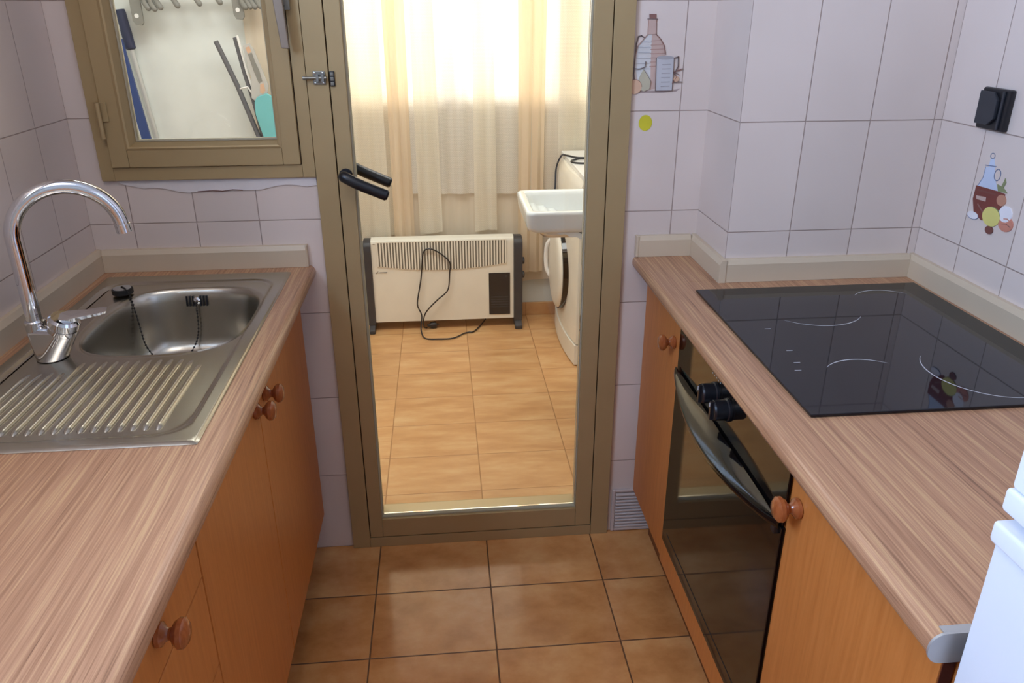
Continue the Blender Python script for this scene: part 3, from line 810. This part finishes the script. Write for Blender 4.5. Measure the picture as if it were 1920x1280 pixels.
def decal(name, items, plane, val, loc, label):
    mats = []; mb = MB(); L = .0002
    for it in items:
        m_ = M[it[1]]
        if m_ not in mats: mats.append(m_)
        mb.mi = mats.index(m_); L += .00012
        if it[0] == 'p': mb.prism(it[2], plane, val-L, val-.0001)
        else: mb.stroke(it[2], it[3], plane, val, L)
    return tag(build(name, mb, mats, smooth=False, loc=loc), label, 'tile picture')
its = [('p', 'ink_base', A['shadow']), ('p', 'ink_grey', A['body_l']), ('p', 'ink_pink', A['body_r'])]
for i in range(7):
    z = 1.412 - i*.0095; xr = (.770, .777, .781, .784, .784, .783, .782)[i]
    its.append(('s', 'ink_stripe', [(.7475, z-.0008), (xr-.001, z)], .0016))
for i in range(6):
    z = 1.410 - i*.012; its.append(('s', 'ink_mug', [((.726, .718, .714, .713, .712, .712)[i], z), (.747, z-.001)], .0012))
its += [('p', 'ink_pink', A['neck']), ('p', 'ink_cork', A['cork']), ('s', 'ink_dark', [(.736, 1.4595), (.759, 1.459)], .0022),
 ('s', 'ink_dark', [(0.731, 1.418), (0.723, 1.423), (0.716, 1.421), (0.712, 1.405), (0.711, 1.372), (0.710, 1.339), (0.712, 1.325)], .0024),
 ('s', 'ink_stripe', [(0.738, 1.459), (0.738, 1.426), (0.729, 1.416), (0.716, 1.4), (0.712, 1.382), (0.711, 1.354)], .0011),
 ('s', 'ink_cork', [(0.756, 1.459), (0.758, 1.426), (0.77, 1.415), (0.78, 1.4), (0.784, 1.381)], .0016),
 ('p', 'ink_mug', A['mug']), ('p', 'ink_mugd', ell(.7845, 1.3735, .0205, .0046, 16))]
for i in range(6): its.append(('s', 'ink_mugd', [(.778, 1.358-i*.010), (.798, 1.3585-i*.010)], .0022))
its += [('s', 'ink_dark', [(.7625, 1.373), (.765, 1.298), (.806, 1.298), (.8055, 1.373)], .0010), ('s', 'ink_dark', [(0.805, 1.372), (0.816, 1.376), (0.817, 1.353), (0.809, 1.338)], .0015),
 ('p', 'ink_pear', A['pear']), ('s', 'ink_dark', A['pear'][:4], .0009), ('p', 'ink_apple', ell(.7128, 1.308, .0175, .0168, 20)), ('s', 'ink_cork', ell(.7128, 1.308, .0175, .0168, 20)[:12], .0010),
 ('s', 'ink_dark', [(0.705, 1.351), (0.721, 1.348), (0.736, 1.353), (0.737, 1.365)], .0011), ('p', 'ink_apple', ell(.814, 1.325, .007, .007, 10)),
 ('s', 'ink_cork', [(0.805, 1.315), (0.814, 1.329), (0.807, 1.341), (0.828, 1.348)], .0014), ('s', 'ink_dark', [(0.81, 1.317), (0.828, 1.318)], .0014), ('s', 'ink_cork', [(.81, 1.34), (.822, 1.334)], .0012)]
decal('tile_picture', its, 'y', 0, (.76, 0, 1.37), 'printed picture of a jug, tin mug and fruit on the tile right of the door')
B = dict(stopneck=[(-0.4, 1.196), (-0.411, 1.198), (-0.419, 1.183), (-0.4, 1.179)],
 neck=[(-0.392, 1.178), (-0.419, 1.183), (-0.423, 1.165), (-0.443, 1.138), (-0.381, 1.136), (-0.391, 1.155)],
 body=[(-0.377, 1.136), (-0.443, 1.138), (-0.465, 1.137), (-0.471, 1.121), (-0.461, 1.105), (-0.438, 1.078), (-0.416, 1.07), (-0.388, 1.081), (-0.376, 1.107)],
 label=[(-0.384, 1.116), (-0.415, 1.119), (-0.416, 1.11), (-0.387, 1.109)],
 leaf=[(-0.445, 1.137), (-0.438, 1.151), (-0.451, 1.149), (-0.456, 1.167), (-0.461, 1.159), (-0.457, 1.148), (-0.471, 1.14), (-0.456, 1.139)])
its = [('p', 'ink_glass', B['stopneck']), ('p', 'ink_glass', B['neck']), ('s', 'ink_blue', ell(-.4045, 1.2025, .0065, .0055, 14)+[(-.398, 1.2025)], .0014),
 ('s', 'ink_blue', ell(-.431, 1.1685, .009, .0115, 16)+[(-.422, 1.1685)], .0017), ('s', 'ink_blue', [(-.392, 1.178), (-.391, 1.155), (-.381, 1.136)], .0012), ('s', 'ink_blue', [(-.39, 1.181), (-.421, 1.184)], .0018),
 ('p', 'ink_red', B['body']), ('p', 'ink_pink', B['label']), ('s', 'ink_nut', [(-.385, 1.128), (-.44, 1.130)], .003), ('s', 'ink_cork', [(-.395, 1.10), (-.42, 1.085)], .003), ('p', 'ink_peach', ell(-.460, 1.123, .0135, .0115, 14)),
 ('p', 'ink_green', B['leaf']), ('p', 'ink_white', ell(-.388, 1.074, .0175, .008, 14)), ('s', 'ink_blue', ell(-.388, 1.074, .0175, .008, 14)[6:14], .0012),
 ('p', 'ink_onion', ell(-.4875, 1.081, .021, .0155, 18)), ('p', 'ink_white', ell(-.481, 1.0995, .0185, .0165, 16)), ('s', 'ink_onion', [(-.48, 1.09), (-.49, 1.092), (-.50, 1.088)], .002), ('s', 'ink_cork', [(-.478, 1.079), (-.49, 1.082), (-.503, 1.078)], .0014),
 ('p', 'ink_lemon', ell(-.4435, 1.085, .0265, .020, 18)), ('s', 'ink_green', ell(-.4435, 1.085, .0265, .020, 18)[3:9], .0012), ('p', 'ink_nut', ell(-.4465, 1.0575, .0115, .0085, 12))]
decal('tile_picture', its, 'x', XR, (XR, -.43, 1.12), 'printed picture of a vinegar bottle, lemon and onions on the right wall')

# ------------------------------------------------------------------ heater
he = thing('convector_heater', 'cream convector heater with charcoal ends on the balcony floor', 'heater', (.235, 1.68, 0))
hx0_, hx1_, hy_, hb_ = -.108, .574, 1.64, 1.712
prof = [(hy_, .048), (hb_, .048), (hb_, .45), (hb_-.012, .466), (hy_+.022, .466), (hy_+.008, .458), (hy_+.002, .445)]
build('heater_body', MB().prism(prof, 'x', hx0_, hx1_), M['cream'], he)
def ghl(x):
    t = (x-.23)/.31; return .312 + .026*t*t
mb = MB(); rows_t = []
poly = [(-.078, .453)] + [(x, ghl(x)) for x in [-.078+.0613*i for i in range(11)]] + [(.535, .453)]
mb.prism(poly, 'y', hy_-.0008, hy_+.001)
grl = build('grille', mb, M['grille_dark'], he, smooth=False)
mb = MB(); n = 45
for i in range(n+1):
    x = -.078 + .613*i/n
    mb.box(x-.0036, x+.0036, hy_-.0045, hy_-.0009, ghl(x)-.001, .454, .0008)
mb.box(-.082, .539, hy_-.0045, hy_-.0009, .4535, .4575, .0008)
build('grille_bars', mb, M['cream'], grl)
def cap(x0, x1, feet=True):
    prof = [(hy_-.012, .035), (hb_+.006, .035), (hb_+.006, .44), (hb_-.006, .462), (hy_+.022, .464), (hy_+.002, .455), (hy_-.008, .440), (hy_-.012, .415)]
    return MB().prism(prof, 'x', x0, x1, .005)
capL = build('side_cap', cap(-.144, -.1085), M['charcoal'], he)
capR = build('side_cap', cap(.5745, .617), M['charcoal'], he)
for x0, x1, p in ((-.140, -.112, capL), (.578, .614, capR)):
    mb = MB(); mb.prism([(hy_-.042, .001), (hb_+.05, .001), (hb_+.05, .018), (hb_-.005, .045), (hy_+.01, .045), (hy_-.042, .020)], 'x', x0, x1, .004)
    build('foot', mb, M['charcoal'], he)
for z in (.343, .272):
    build('control_dial', MB().lathe([(.0175, 0), (.0165, .009), (.012, .011), (0, .011)], (.617, hy_+.012, z), (1, 0, 0), 22), M['charcoal'], capR)
mb = MB(); mb.box(.452, .556, hy_-.0035, hy_-.0002, .070, .287, .0015)
vp = build('vent_panel', mb, M['black'], he)
mb = MB()
for i in range(5): build('louvre', MB().box(.462, .546, hy_-.006, hy_-.0036, .108+i*.013, .113+i*.013, .0008), M['charcoal'], vp)
mb.lathe([(.006, 0), (.006, .002), (.004, .002), (.004, .001), (0, .001)], (.537, hy_-.0035, .270), (0, -1, 0), 18)
build('vent_button', mb, M['charcoal'], vp)
mb = MB()
mb.stroke([(-.093, .299), (-.084, .309), (-.080, .312)], .0016, 'y', hy_, .0006); mb.stroke([(-.091, .306), (-.081, .3045)], .0012, 'y', hy_, .0006)
for i in range(6): mb.stroke([(-.074+i*.0062, .3045), (-.0705+i*.0062, .3065)], .0030, 'y', hy_, .0006)
build('maker_mark', mb, M['charcoal'], he, smooth=False)
build('rating_mark', MB().box(-.098, -.088, hy_-.0008, hy_-.0001, .4465, .4495), M['grille_dark'], he, smooth=False)
cord = spline([(.451, 1.72, .05), (.43, 1.70, .012), (.374, 1.585, .006), (.345, 1.572, .006), (.321, 1.56, .006), (.268, 1.508, .006), (.20, 1.502, .006), (.131, 1.52, .006), (.112, 1.58, .03), (.118, 1.605, .09), (.100, 1.612, .14), (.106, 1.622, .19), (.122, 1.626, .27), (.130, 1.627, .34), (.137, 1.627, .395), (.150, 1.626, .418), (.177, 1.625, .422), (.215, 1.624, .402), (.250, 1.624, .372), (.265, 1.624, .345), (.262, 1.624, .30), (.254, 1.622, .225), (.235, 1.619, .195), (.205, 1.614, .172), (.165, 1.61, .135), (.137, 1.61, .10), (.125, 1.61, .06), (.126, 1.62, .022), (.14, 1.64, .008)], 6)
build('power_cord', MB().tube(cord, .0034, 8), M['black'], he)
mb = MB(); mb.lathe([(.005, 0), (.010, .012), (.016, .02), (.0175, .036), (.0175, .044), (0, .044)], (.142, 1.648, .018), (.9, .25, -.02), 18)
mb.lathe([(.0022, 0), (.0022, .018)], (.183, 1.652, .017), (.9, .25, -.02), 8); mb.lathe([(.0022, 0), (.0022, .018)], (.179, 1.667, .017), (.9, .25, -.02), 8)
build('plug', mb, M['black'], he)

# ------------------------------------------------------------------ washing machine (faces -x)
wm = thing('washing_machine', 'off-white front-loading washing machine against the right of the balcony', 'washing machine', (1.07, 1.46, 0))
def front_x(y, x0=.800, b=.026): 
    t = (y-1.155)/(1.742-1.155); return x0 - b*4*t*(1-t)
def wprof(inset=0, n=16, xb=1.36, y0=1.155, y1=1.742):
    pts = [(front_x(y0+(y1-y0)*i/n) + inset, y0+(y1-y0)*i/n) for i in range(n+1)]
    return pts + [(xb, y1), (xb, y0)]
build('washer_body', MB().prism(wprof(.004), 'z', .105, .7028, .002), M['washer'], wm)
build('kick_panel', MB().prism(wprof(-.001, xb=1.0), 'z', .006, .100, .002), M['washer'], wm)
# control fascia leaning back under the lid
mb = MB(); rows = []
for i in range(17):
    y = 1.155 + (1.742-1.155)*i/16; fx = front_x(y)
    rows.append([(fx+.002, y, .703), (fx-.002, y, .71), (fx+.004, y, .80), (fx+.022, y, .832), (1.30, y, .832), (1.30, y, .703)])
mb.grid(rows, closed=True); bmesh.ops.holes_fill(mb.bm, edges=mb.bm.edges); bmesh.ops.recalc_face_normals(mb.bm, faces=mb.bm.faces)
build('control_fascia', mb, M['washer'], wm)
build('lid', MB().prism([(.812, 1.152), (.812, 1.745), (1.365, 1.745), (1.365, 1.152)], 'z', .8325, .853, .003), M['white'], wm)
build('side_seam', MB().box(.835, .838, 1.1538, 1.1548, .105, .82), M['charcoal'], wm, smooth=False)
build('foot', MB().lathe([(.018, 0), (.018, .006)], (.85, 1.2, .0004), (0, 0, 1), 12), M['black'], wm)
build('foot', MB().lathe([(.018, 0), (.018, .006)], (.85, 1.72, .0004), (0, 0, 1), 12), M['black'], wm)
dw = build('porthole_door', MB().lathe([(.196, .030), (.190, .038), (.175, .044), (.15, .048), (.09, .051), (0, .052)], (.792, 1.49, .365), (-1, 0, 0), 48), M['washer'], wm)
build('door_rim', MB().lathe([(.192, -.02), (.192, .0115)], (.792, 1.49, .365), (-1, 0, 0), 48), M['blackgloss'], dw)
build('door_glass_side', MB().lathe([(.205, -.012), (.200, .030), (.19, .031)], (.792, 1.485, .365), (-1, 0, 0), 48), M['blackgloss'], dw)
mb = MB(); mb.tube(spline([(.748, 1.60, .46), (.733, 1.61, .43), (.728, 1.615, .37), (.733, 1.61, .31), (.748, 1.60, .28)], 6), .010, 10)
build('door_handle', mb, M['white'], dw)
pts = spline([(.765, 1.66, .60), (.780, 1.70, .70), (.785, 1.71, .78), (.80, 1.66, .845), (.815, 1.60, .857), (.85, 1.545, .857), (.90, 1.53, .857), (.96, 1.50, .857), (.93, 1.42, .857), (.85, 1.405, .857), (.812, 1.44, .857), (.83, 1.49, .857), (.88, 1.50, .861), (.95, 1.46, .861)], 8)
tag(build('extension_cord', MB().tube(pts, .0042, 8), M['black'], loc=(.85, 1.5, .857)), 'dark cable coiled on the washing machine and hanging over its front', 'cable')

# ------------------------------------------------------------------ laundry basin
ba = thing('laundry_basin', 'white ceramic laundry basin with washboard ridges in front of the washing machine', 'basin', (.80, .64, 0))
def rrect(x0, x1, y0, y1, r, n=6):
    pts = []
    for cx_, cy_, a0 in ((x1-r, y1-r, 0), (x0+r, y1-r, 90), (x0+r, y0+r, 180), (x1-r, y0+r, 270)):
        for i in range(n+1):
            t = math.radians(a0+90*i/n); pts.append((cx_+r*math.cos(t), cy_+r*math.sin(t)))
    return pts
bx0, bx1, by0, by1 = .506, 1.06, .474, .812
def ring(ins, z, r): return [(x, y, z) for x, y in rrect(bx0+ins, bx1-ins, by0+ins, by1-ins, r)]
mb = MB()
rows = [ring(.17, .778, .05), ring(.12, .785, .05), ring(.06, .800, .045), ring(.022, .807, .035), ring(.010, .814, .03), ring(.005, .828, .029), ring(0, .868, .028), ring(.002, .878, .027), ring(.008, .881, .025), ring(.022, .880, .022), ring(.028, .876, .02), ring(.032, .865, .02), ring(.045, .80, .03), ring(.06, .780, .04), ring(.13, .772, .04)]
vr = mb.grid(rows, closed=True); mb.bm.faces.new(vr[0]); mb.bm.faces.new(vr[-1][::-1])
bmesh.ops.recalc_face_normals(mb.bm, faces=mb.bm.faces)
build('basin_bowl', mb, M['ceramic'], ba, auto=60)
mb = MB(); rows = []
n = 64
for i in range(n+1):
    t = i/n; x = .545 + .22*t; z = .840 - .06*t + .005*math.sin(t*PI*6)**2
    rows.append([(x, by0+.026, z), (x, by1-.026, z)])
mb.grid(rows)
mb.grid([[r_[0] for r_ in rows], [(r_[0][0], r_[0][1], r_[0][2]-.02) for r_ in rows]])
build('washboard', mb, M['ceramic'], ba)
build('pedestal', MB().prism(rrect(.84, 1.02, .56, .74, .04), 'z', .0005, .785), M['ceramic'], ba)

# ------------------------------------------------------------------ curtains
def curtain(x0, x1, z0, z1, y, amp, wl, mat, hemwave=0, seed=1, parent=None, name='curtain_panel'):
    rnd = random.Random(seed); ph = [rnd.uniform(0, 6.28) for _ in range(4)]
    nx = int((x1-x0)/.008); nz = 26; rows = []
    for j in range(nz+1):
        fz = j/nz; row = []
        for i in range(nx+1):
            x = x0+(x1-x0)*i/nx
            s = math.sin(x/wl*2*PI+ph[0]+.6*math.sin(x*9+ph[1])) + .35*math.sin(x/wl*4.3*PI+ph[2]+fz*1.2)
            zb_ = z0 + hemwave*(math.sin(x*11+ph[3])*.5+math.sin(x*23+ph[1])*.3)
            z = z1 + (zb_-z1)*fz
            row.append((x + .006*math.sin(fz*3+x*20), y + amp*s*(.65+.35*fz), z))
        rows.append(row)
    mb = MB(); mb.grid(rows)
    return mb
cu = thing('curtain', 'long peach and cream sheer curtains hanging across the balcony window', 'curtain', (.35, 1.76, 2.36))
build('curtain_panel', curtain(-.60, 1.39, .20, 2.36, 1.778, .006, .17, None, .012, 3), M['sheer_peach'], cu, label='long peach back layer')
build('curtain_panel', curtain(-.36, .055, .46, 2.36, 1.762, .005, .13, None, .006, 8), M['sheer_cream'], cu, label='cream layer on the left')
build('curtain_panel', curtain(.02, .68, .655, 2.36, 1.757, .006, .11, None, .008, 5), M['lace_white'], cu, label='shorter white lace layer in the middle')
build('curtain_panel', curtain(.62, 1.385, .45, 2.36, 1.765, .005, .15, None, .006, 12), M['sheer_cream'], cu, label='cream layer on the right')
build('curtain_panel', curtain(.00, .105, .21, 2.36, 1.748, .006, .05, None, .004, 21), M['drape'], cu, label='narrow gathered peach fold left of the middle')
build('curtain_panel', curtain(.60, .735, .25, 2.36, 1.748, .006, .055, None, .004, 22), M['drape'], cu, label='narrow gathered peach fold near the basin')
for a, b, zz, sd in ((-.20, -.02, .40, 31), (.13, .23, .46, 32), (.40, .50, .465, 33), (.80, .93, .42, 34)):
    build('curtain_panel', curtain(a, b, zz, 2.36, 1.7415 if zz != .42 else 1.752, .004, .07, None, .02, sd), M['sheer_cream'], cu, label='narrow folded-over cream layer')
build('curtain_rail', MB().tube([(-.66, 1.765, 2.37), (1.385, 1.765, 2.37)], .010, 12), M['gold'], cu)

# ------------------------------------------------------------------ things seen through the kitchen window
rk = thing('drying_rack', 'folded grey wall drying rack hanging above the mop and ironing board', 'drying rack', (-.8, 1.78, 1.5))
for x, dx, zlo in ((-1.005, .042, 1.415), (-.588, .03, 1.437)):
    mb = MB(); mb.prism([(x-.028, 1.60), (x-.026, zlo+.02), (x-.016, zlo+.002), (x+.010, zlo), (x+.018, zlo+.012), (x+.018, 1.60)], 'y', 1.700, 1.712, .002)
    b_ = build('bracket', mb, M['greymetal'], rk)
    build('screw_hole', MB().lathe([(.009, 0), (.009, .001), (0, .001)], (x-.006, 1.6995, zlo+.038), (0, -1, 0), 16), M['white'], b_)
for i, (x, z) in enumerate(((-.955, 1.475), (-.930, 1.472), (-.905, 1.478), (-.835, 1.484), (-.745, 1.492), (-.66, 1.497), (-.558, 1.478), (-.538, 1.480), (-.519, 1.480), (-.497, 1.482))):
    mb = MB(); mb.tube([(x-.02, 1.69, 1.58), (x-.012, 1.69, z+.03), (x, 1.69, z+.008)], [.011, .012, .012], 12); bmesh.ops.create_uvsphere(mb.bm, u_segments=12, v_segments=8, radius=.012, matrix=Matrix.Translation((x, 1.69, z+.008)))
    build('rod_end', mb, M['greymetal'], rk)
build('rail', MB().tube([(-1.04, 1.72, 1.56), (-.48, 1.72, 1.56)], .009, 10), M['greymetal'], rk)

def lean(p_top, p_bot, ext_to=.01):
    a, b = Vector(p_top), Vector(p_bot); d_ = b-a; t = (ext_to-a.z)/d_.z
    q = a+d_*t; q.y = min(q.y, 1.76); q.x = max(q.x, XBL+.05); return a, q
mop = thing('mop', 'mop with navy grip and silver handle leaning in the balcony corner', 'mop', (-.95, 1.72, 0))
a, b = Vector((-1.098, 1.765, 1.478)), Vector((-1.035, 1.745, .93))
d_ = (b-a); q = a + d_*((.02-a.z)/d_.z)
g = a + d_*.295
mb = MB(); mb.tube([a, a+d_*.02, a+d_*.14, a+d_*.15, g-d_*.01, g], [.018, .0205, .0205, .022, .021, .015], 16)
build('grip', mb, M['navy_dark'], mop)
build('handle', MB().tube([g, q+Vector((0, 0, .06))], .0125, 14), M['silver'], mop)
build('mop_head', MB().lathe([(.02, .09), (.05, .06), (.07, 0), (0, 0)], (q.x, q.y-.04, .002), (0, 0, 1), 20), M['white'], mop)
br = thing('broom', 'flat blue broom handle leaning across the mop', 'broom', (-1.0, 1.68, 0))
a, b = Vector((-1.105, 1.70, 1.36)), Vector((-1.045, 1.66, .93)); d_ = b-a; q = a + d_*((.05-a.z)/d_.z)
mb = MB()
def strip(mb, a, b, w, t):
    a, b = Vector(a), Vector(b); d_ = (b-a).normalized(); s_ = d_.cross(Vector((0, 1, 0))).normalized(); n_ = d_.cross(s_)
    vs = []
    rows = [[tuple(p + s_*w*i + n_*t*j) for i, j in ((-1, -1), (1, -1), (1, 1), (-1, 1))] for p in (a, b)]
    mb.grid(rows, closed=True); bmesh.ops.holes_fill(mb.bm, edges=mb.bm.edges); bmesh.ops.recalc_face_normals(mb.bm, faces=mb.bm.faces)
strip(mb, a, q, .019, .006); build('handle', mb, M['navy'], br)
mb = MB(); mb.box(q.x-.12, q.x+.12, q.y-.02, q.y+.02, .002, .07, .004); build('broom_head', mb, M['navy'], br)

ib = thing('ironing_board', 'folded ironing board with teal cover and grey tube legs leaning on the wall', 'ironing board', (-.5, 1.68, 0))
def pt(x, z, y=1.69): return (x, y, z)
mb = MB(); mb.tube([(-.703, 1.70, 1.352), (-.635, 1.69, 1.17), (-.560, 1.67, .93), (-.40, 1.64, .30), (-.33, 1.62, .012)], .0105, 14); build('leg', mb, M['grey_tube'], ib)
mb = MB(); mb.tube([(-.622, 1.71, 1.366), (-.600, 1.70, 1.23), (-.572, 1.69, 1.10), (-.548, 1.68, .95), (-.45, 1.64, .30), (-.41, 1.62, .012)], .0105, 14); build('leg', mb, M['grey_tube'], ib)
mb = MB(); mb.tube([(-.607, 1.685, 1.375), (-.585, 1.68, 1.23), (-.552, 1.675, 1.09), (-.535, 1.67, .94)], .005, 10); mb.tube([(-.63, 1.685, 1.155), (-.59, 1.68, 1.165), (-.565, 1.68, 1.12)], .004, 8); build('support_wire', mb, M['white'], ib)
plate = [(-.585, 1.335), (-.555, 1.345), (-.540, 1.32), (-.495, 1.17), (-.505, 1.135), (-.560, 1.105), (-.575, 1.12), (-.566, 1.20)]
bp_ = build('end_plate', MB().prism(plate, 'y', 1.66, 1.672, .002), M['silver'], ib)
build('plate_cutout', MB().prism([(-.566, 1.300), (-.549, 1.306), (-.540, 1.27), (-.527, 1.235), (-.520, 1.19), (-.535, 1.18), (-.550, 1.23)], 'y', 1.6585, 1.6598), M['greymetal'], bp_, smooth=False)
build('hand_hole', MB().prism([(-.573, 1.327), (-.556, 1.332), (-.550, 1.309), (-.566, 1.303)], 'y', 1.6585, 1.6598), M['ink_apple'], bp_, smooth=False)
build('hand_hole', MB().prism([(-.530, 1.176), (-.516, 1.182), (-.511, 1.150), (-.524, 1.135), (-.535, 1.143)], 'y', 1.6585, 1.6598), M['ink_apple'], bp_, smooth=False)
mb = MB(); cov = [(-.560, 1.105), (-.548, 1.125), (-.505, 1.140), (-.478, 1.125), (-.40, .90), (-.28, .45), (-.20, .06), (-.33, .06), (-.45, .50), (-.535, .93), (-.562, 1.05)]
mb.prism(cov, 'y', 1.640, 1.658, .004); build('cover', mb, M['teal'], ib)

# ------------------------------------------------------------------ lights: window daylight and two added fills
def area(name, loc, rot, sx, sy, power, col):
    l = bpy.data.lights.new(name, 'AREA'); l.shape = 'RECTANGLE'; l.size = sx; l.size_y = sy; l.energy = power; l.color = col
    o = bpy.data.objects.new(name, l); C.objects.link(o); o.location = loc; o.rotation_euler = rot; return o
# cool daylight through the kitchen side window behind the camera
area('daylight_side_window', (XW-.16, -1.6, 1.93), (0, -PI/2, 0), .72, 1.05, 60, (.42, .63, 1.0))
# added warm fill below the kitchen ceiling, not a lamp of the room
area('kitchen_warm_fill', (-.1, -1.35, CEIL-.03), (0, 0, 0), .7, .7, 6.5, (1.0, .80, .60))
# daylight outside the balcony window
area('daylight_balcony_window', (.5, YF+.5, 1.75), (-PI/2, 0, 0), 2.2, 1.5, 112, (.93, .97, 1.0))
area('balcony_fill', (-.1, .62, CEIL-.02), (0, 0, 0), 1.8, .7, 38, (.97, 1.0, .98))  # added soft fill below the balcony ceiling, no opening there

# world
wd = bpy.data.worlds.new('sky'); bpy.context.scene.world = wd; wd.use_nodes = True
nt = wd.node_tree; nt.nodes.clear()
bg = nt.nodes.new('ShaderNodeBackground'); bg.inputs[0].default_value = (.86, .94, 1.0, 1); bg.inputs[1].default_value = 2.0
ow = nt.nodes.new('ShaderNodeOutputWorld'); nt.links.new(bg.outputs[0], ow.inputs[0])

# ------------------------------------------------------------------ camera
cam = bpy.data.cameras.new('camera'); co = bpy.data.objects.new('camera', cam); C.objects.link(co)
co.location = (.2435, -1.8833, 1.4866); co.rotation_euler = (1.174, .0015, -.0918)
cam.sensor_width = 36; cam.lens = 1427.04/1920*36; cam.shift_y = (610.26-640)/1920; cam.clip_start = .02
S = bpy.context.scene; S.camera = co
S.view_settings.view_transform = 'Standard'; S.view_settings.look = 'None'; S.view_settings.exposure = 0; S.view_settings.gamma = 1
S.cycles.max_bounces = 10; S.cycles.diffuse_bounces = 5; S.cycles.glossy_bounces = 4; S.cycles.transparent_max_bounces = 16
S.cycles.caustics_reflective = False; S.cycles.caustics_refractive = False; S.cycles.sample_clamp_indirect = 6
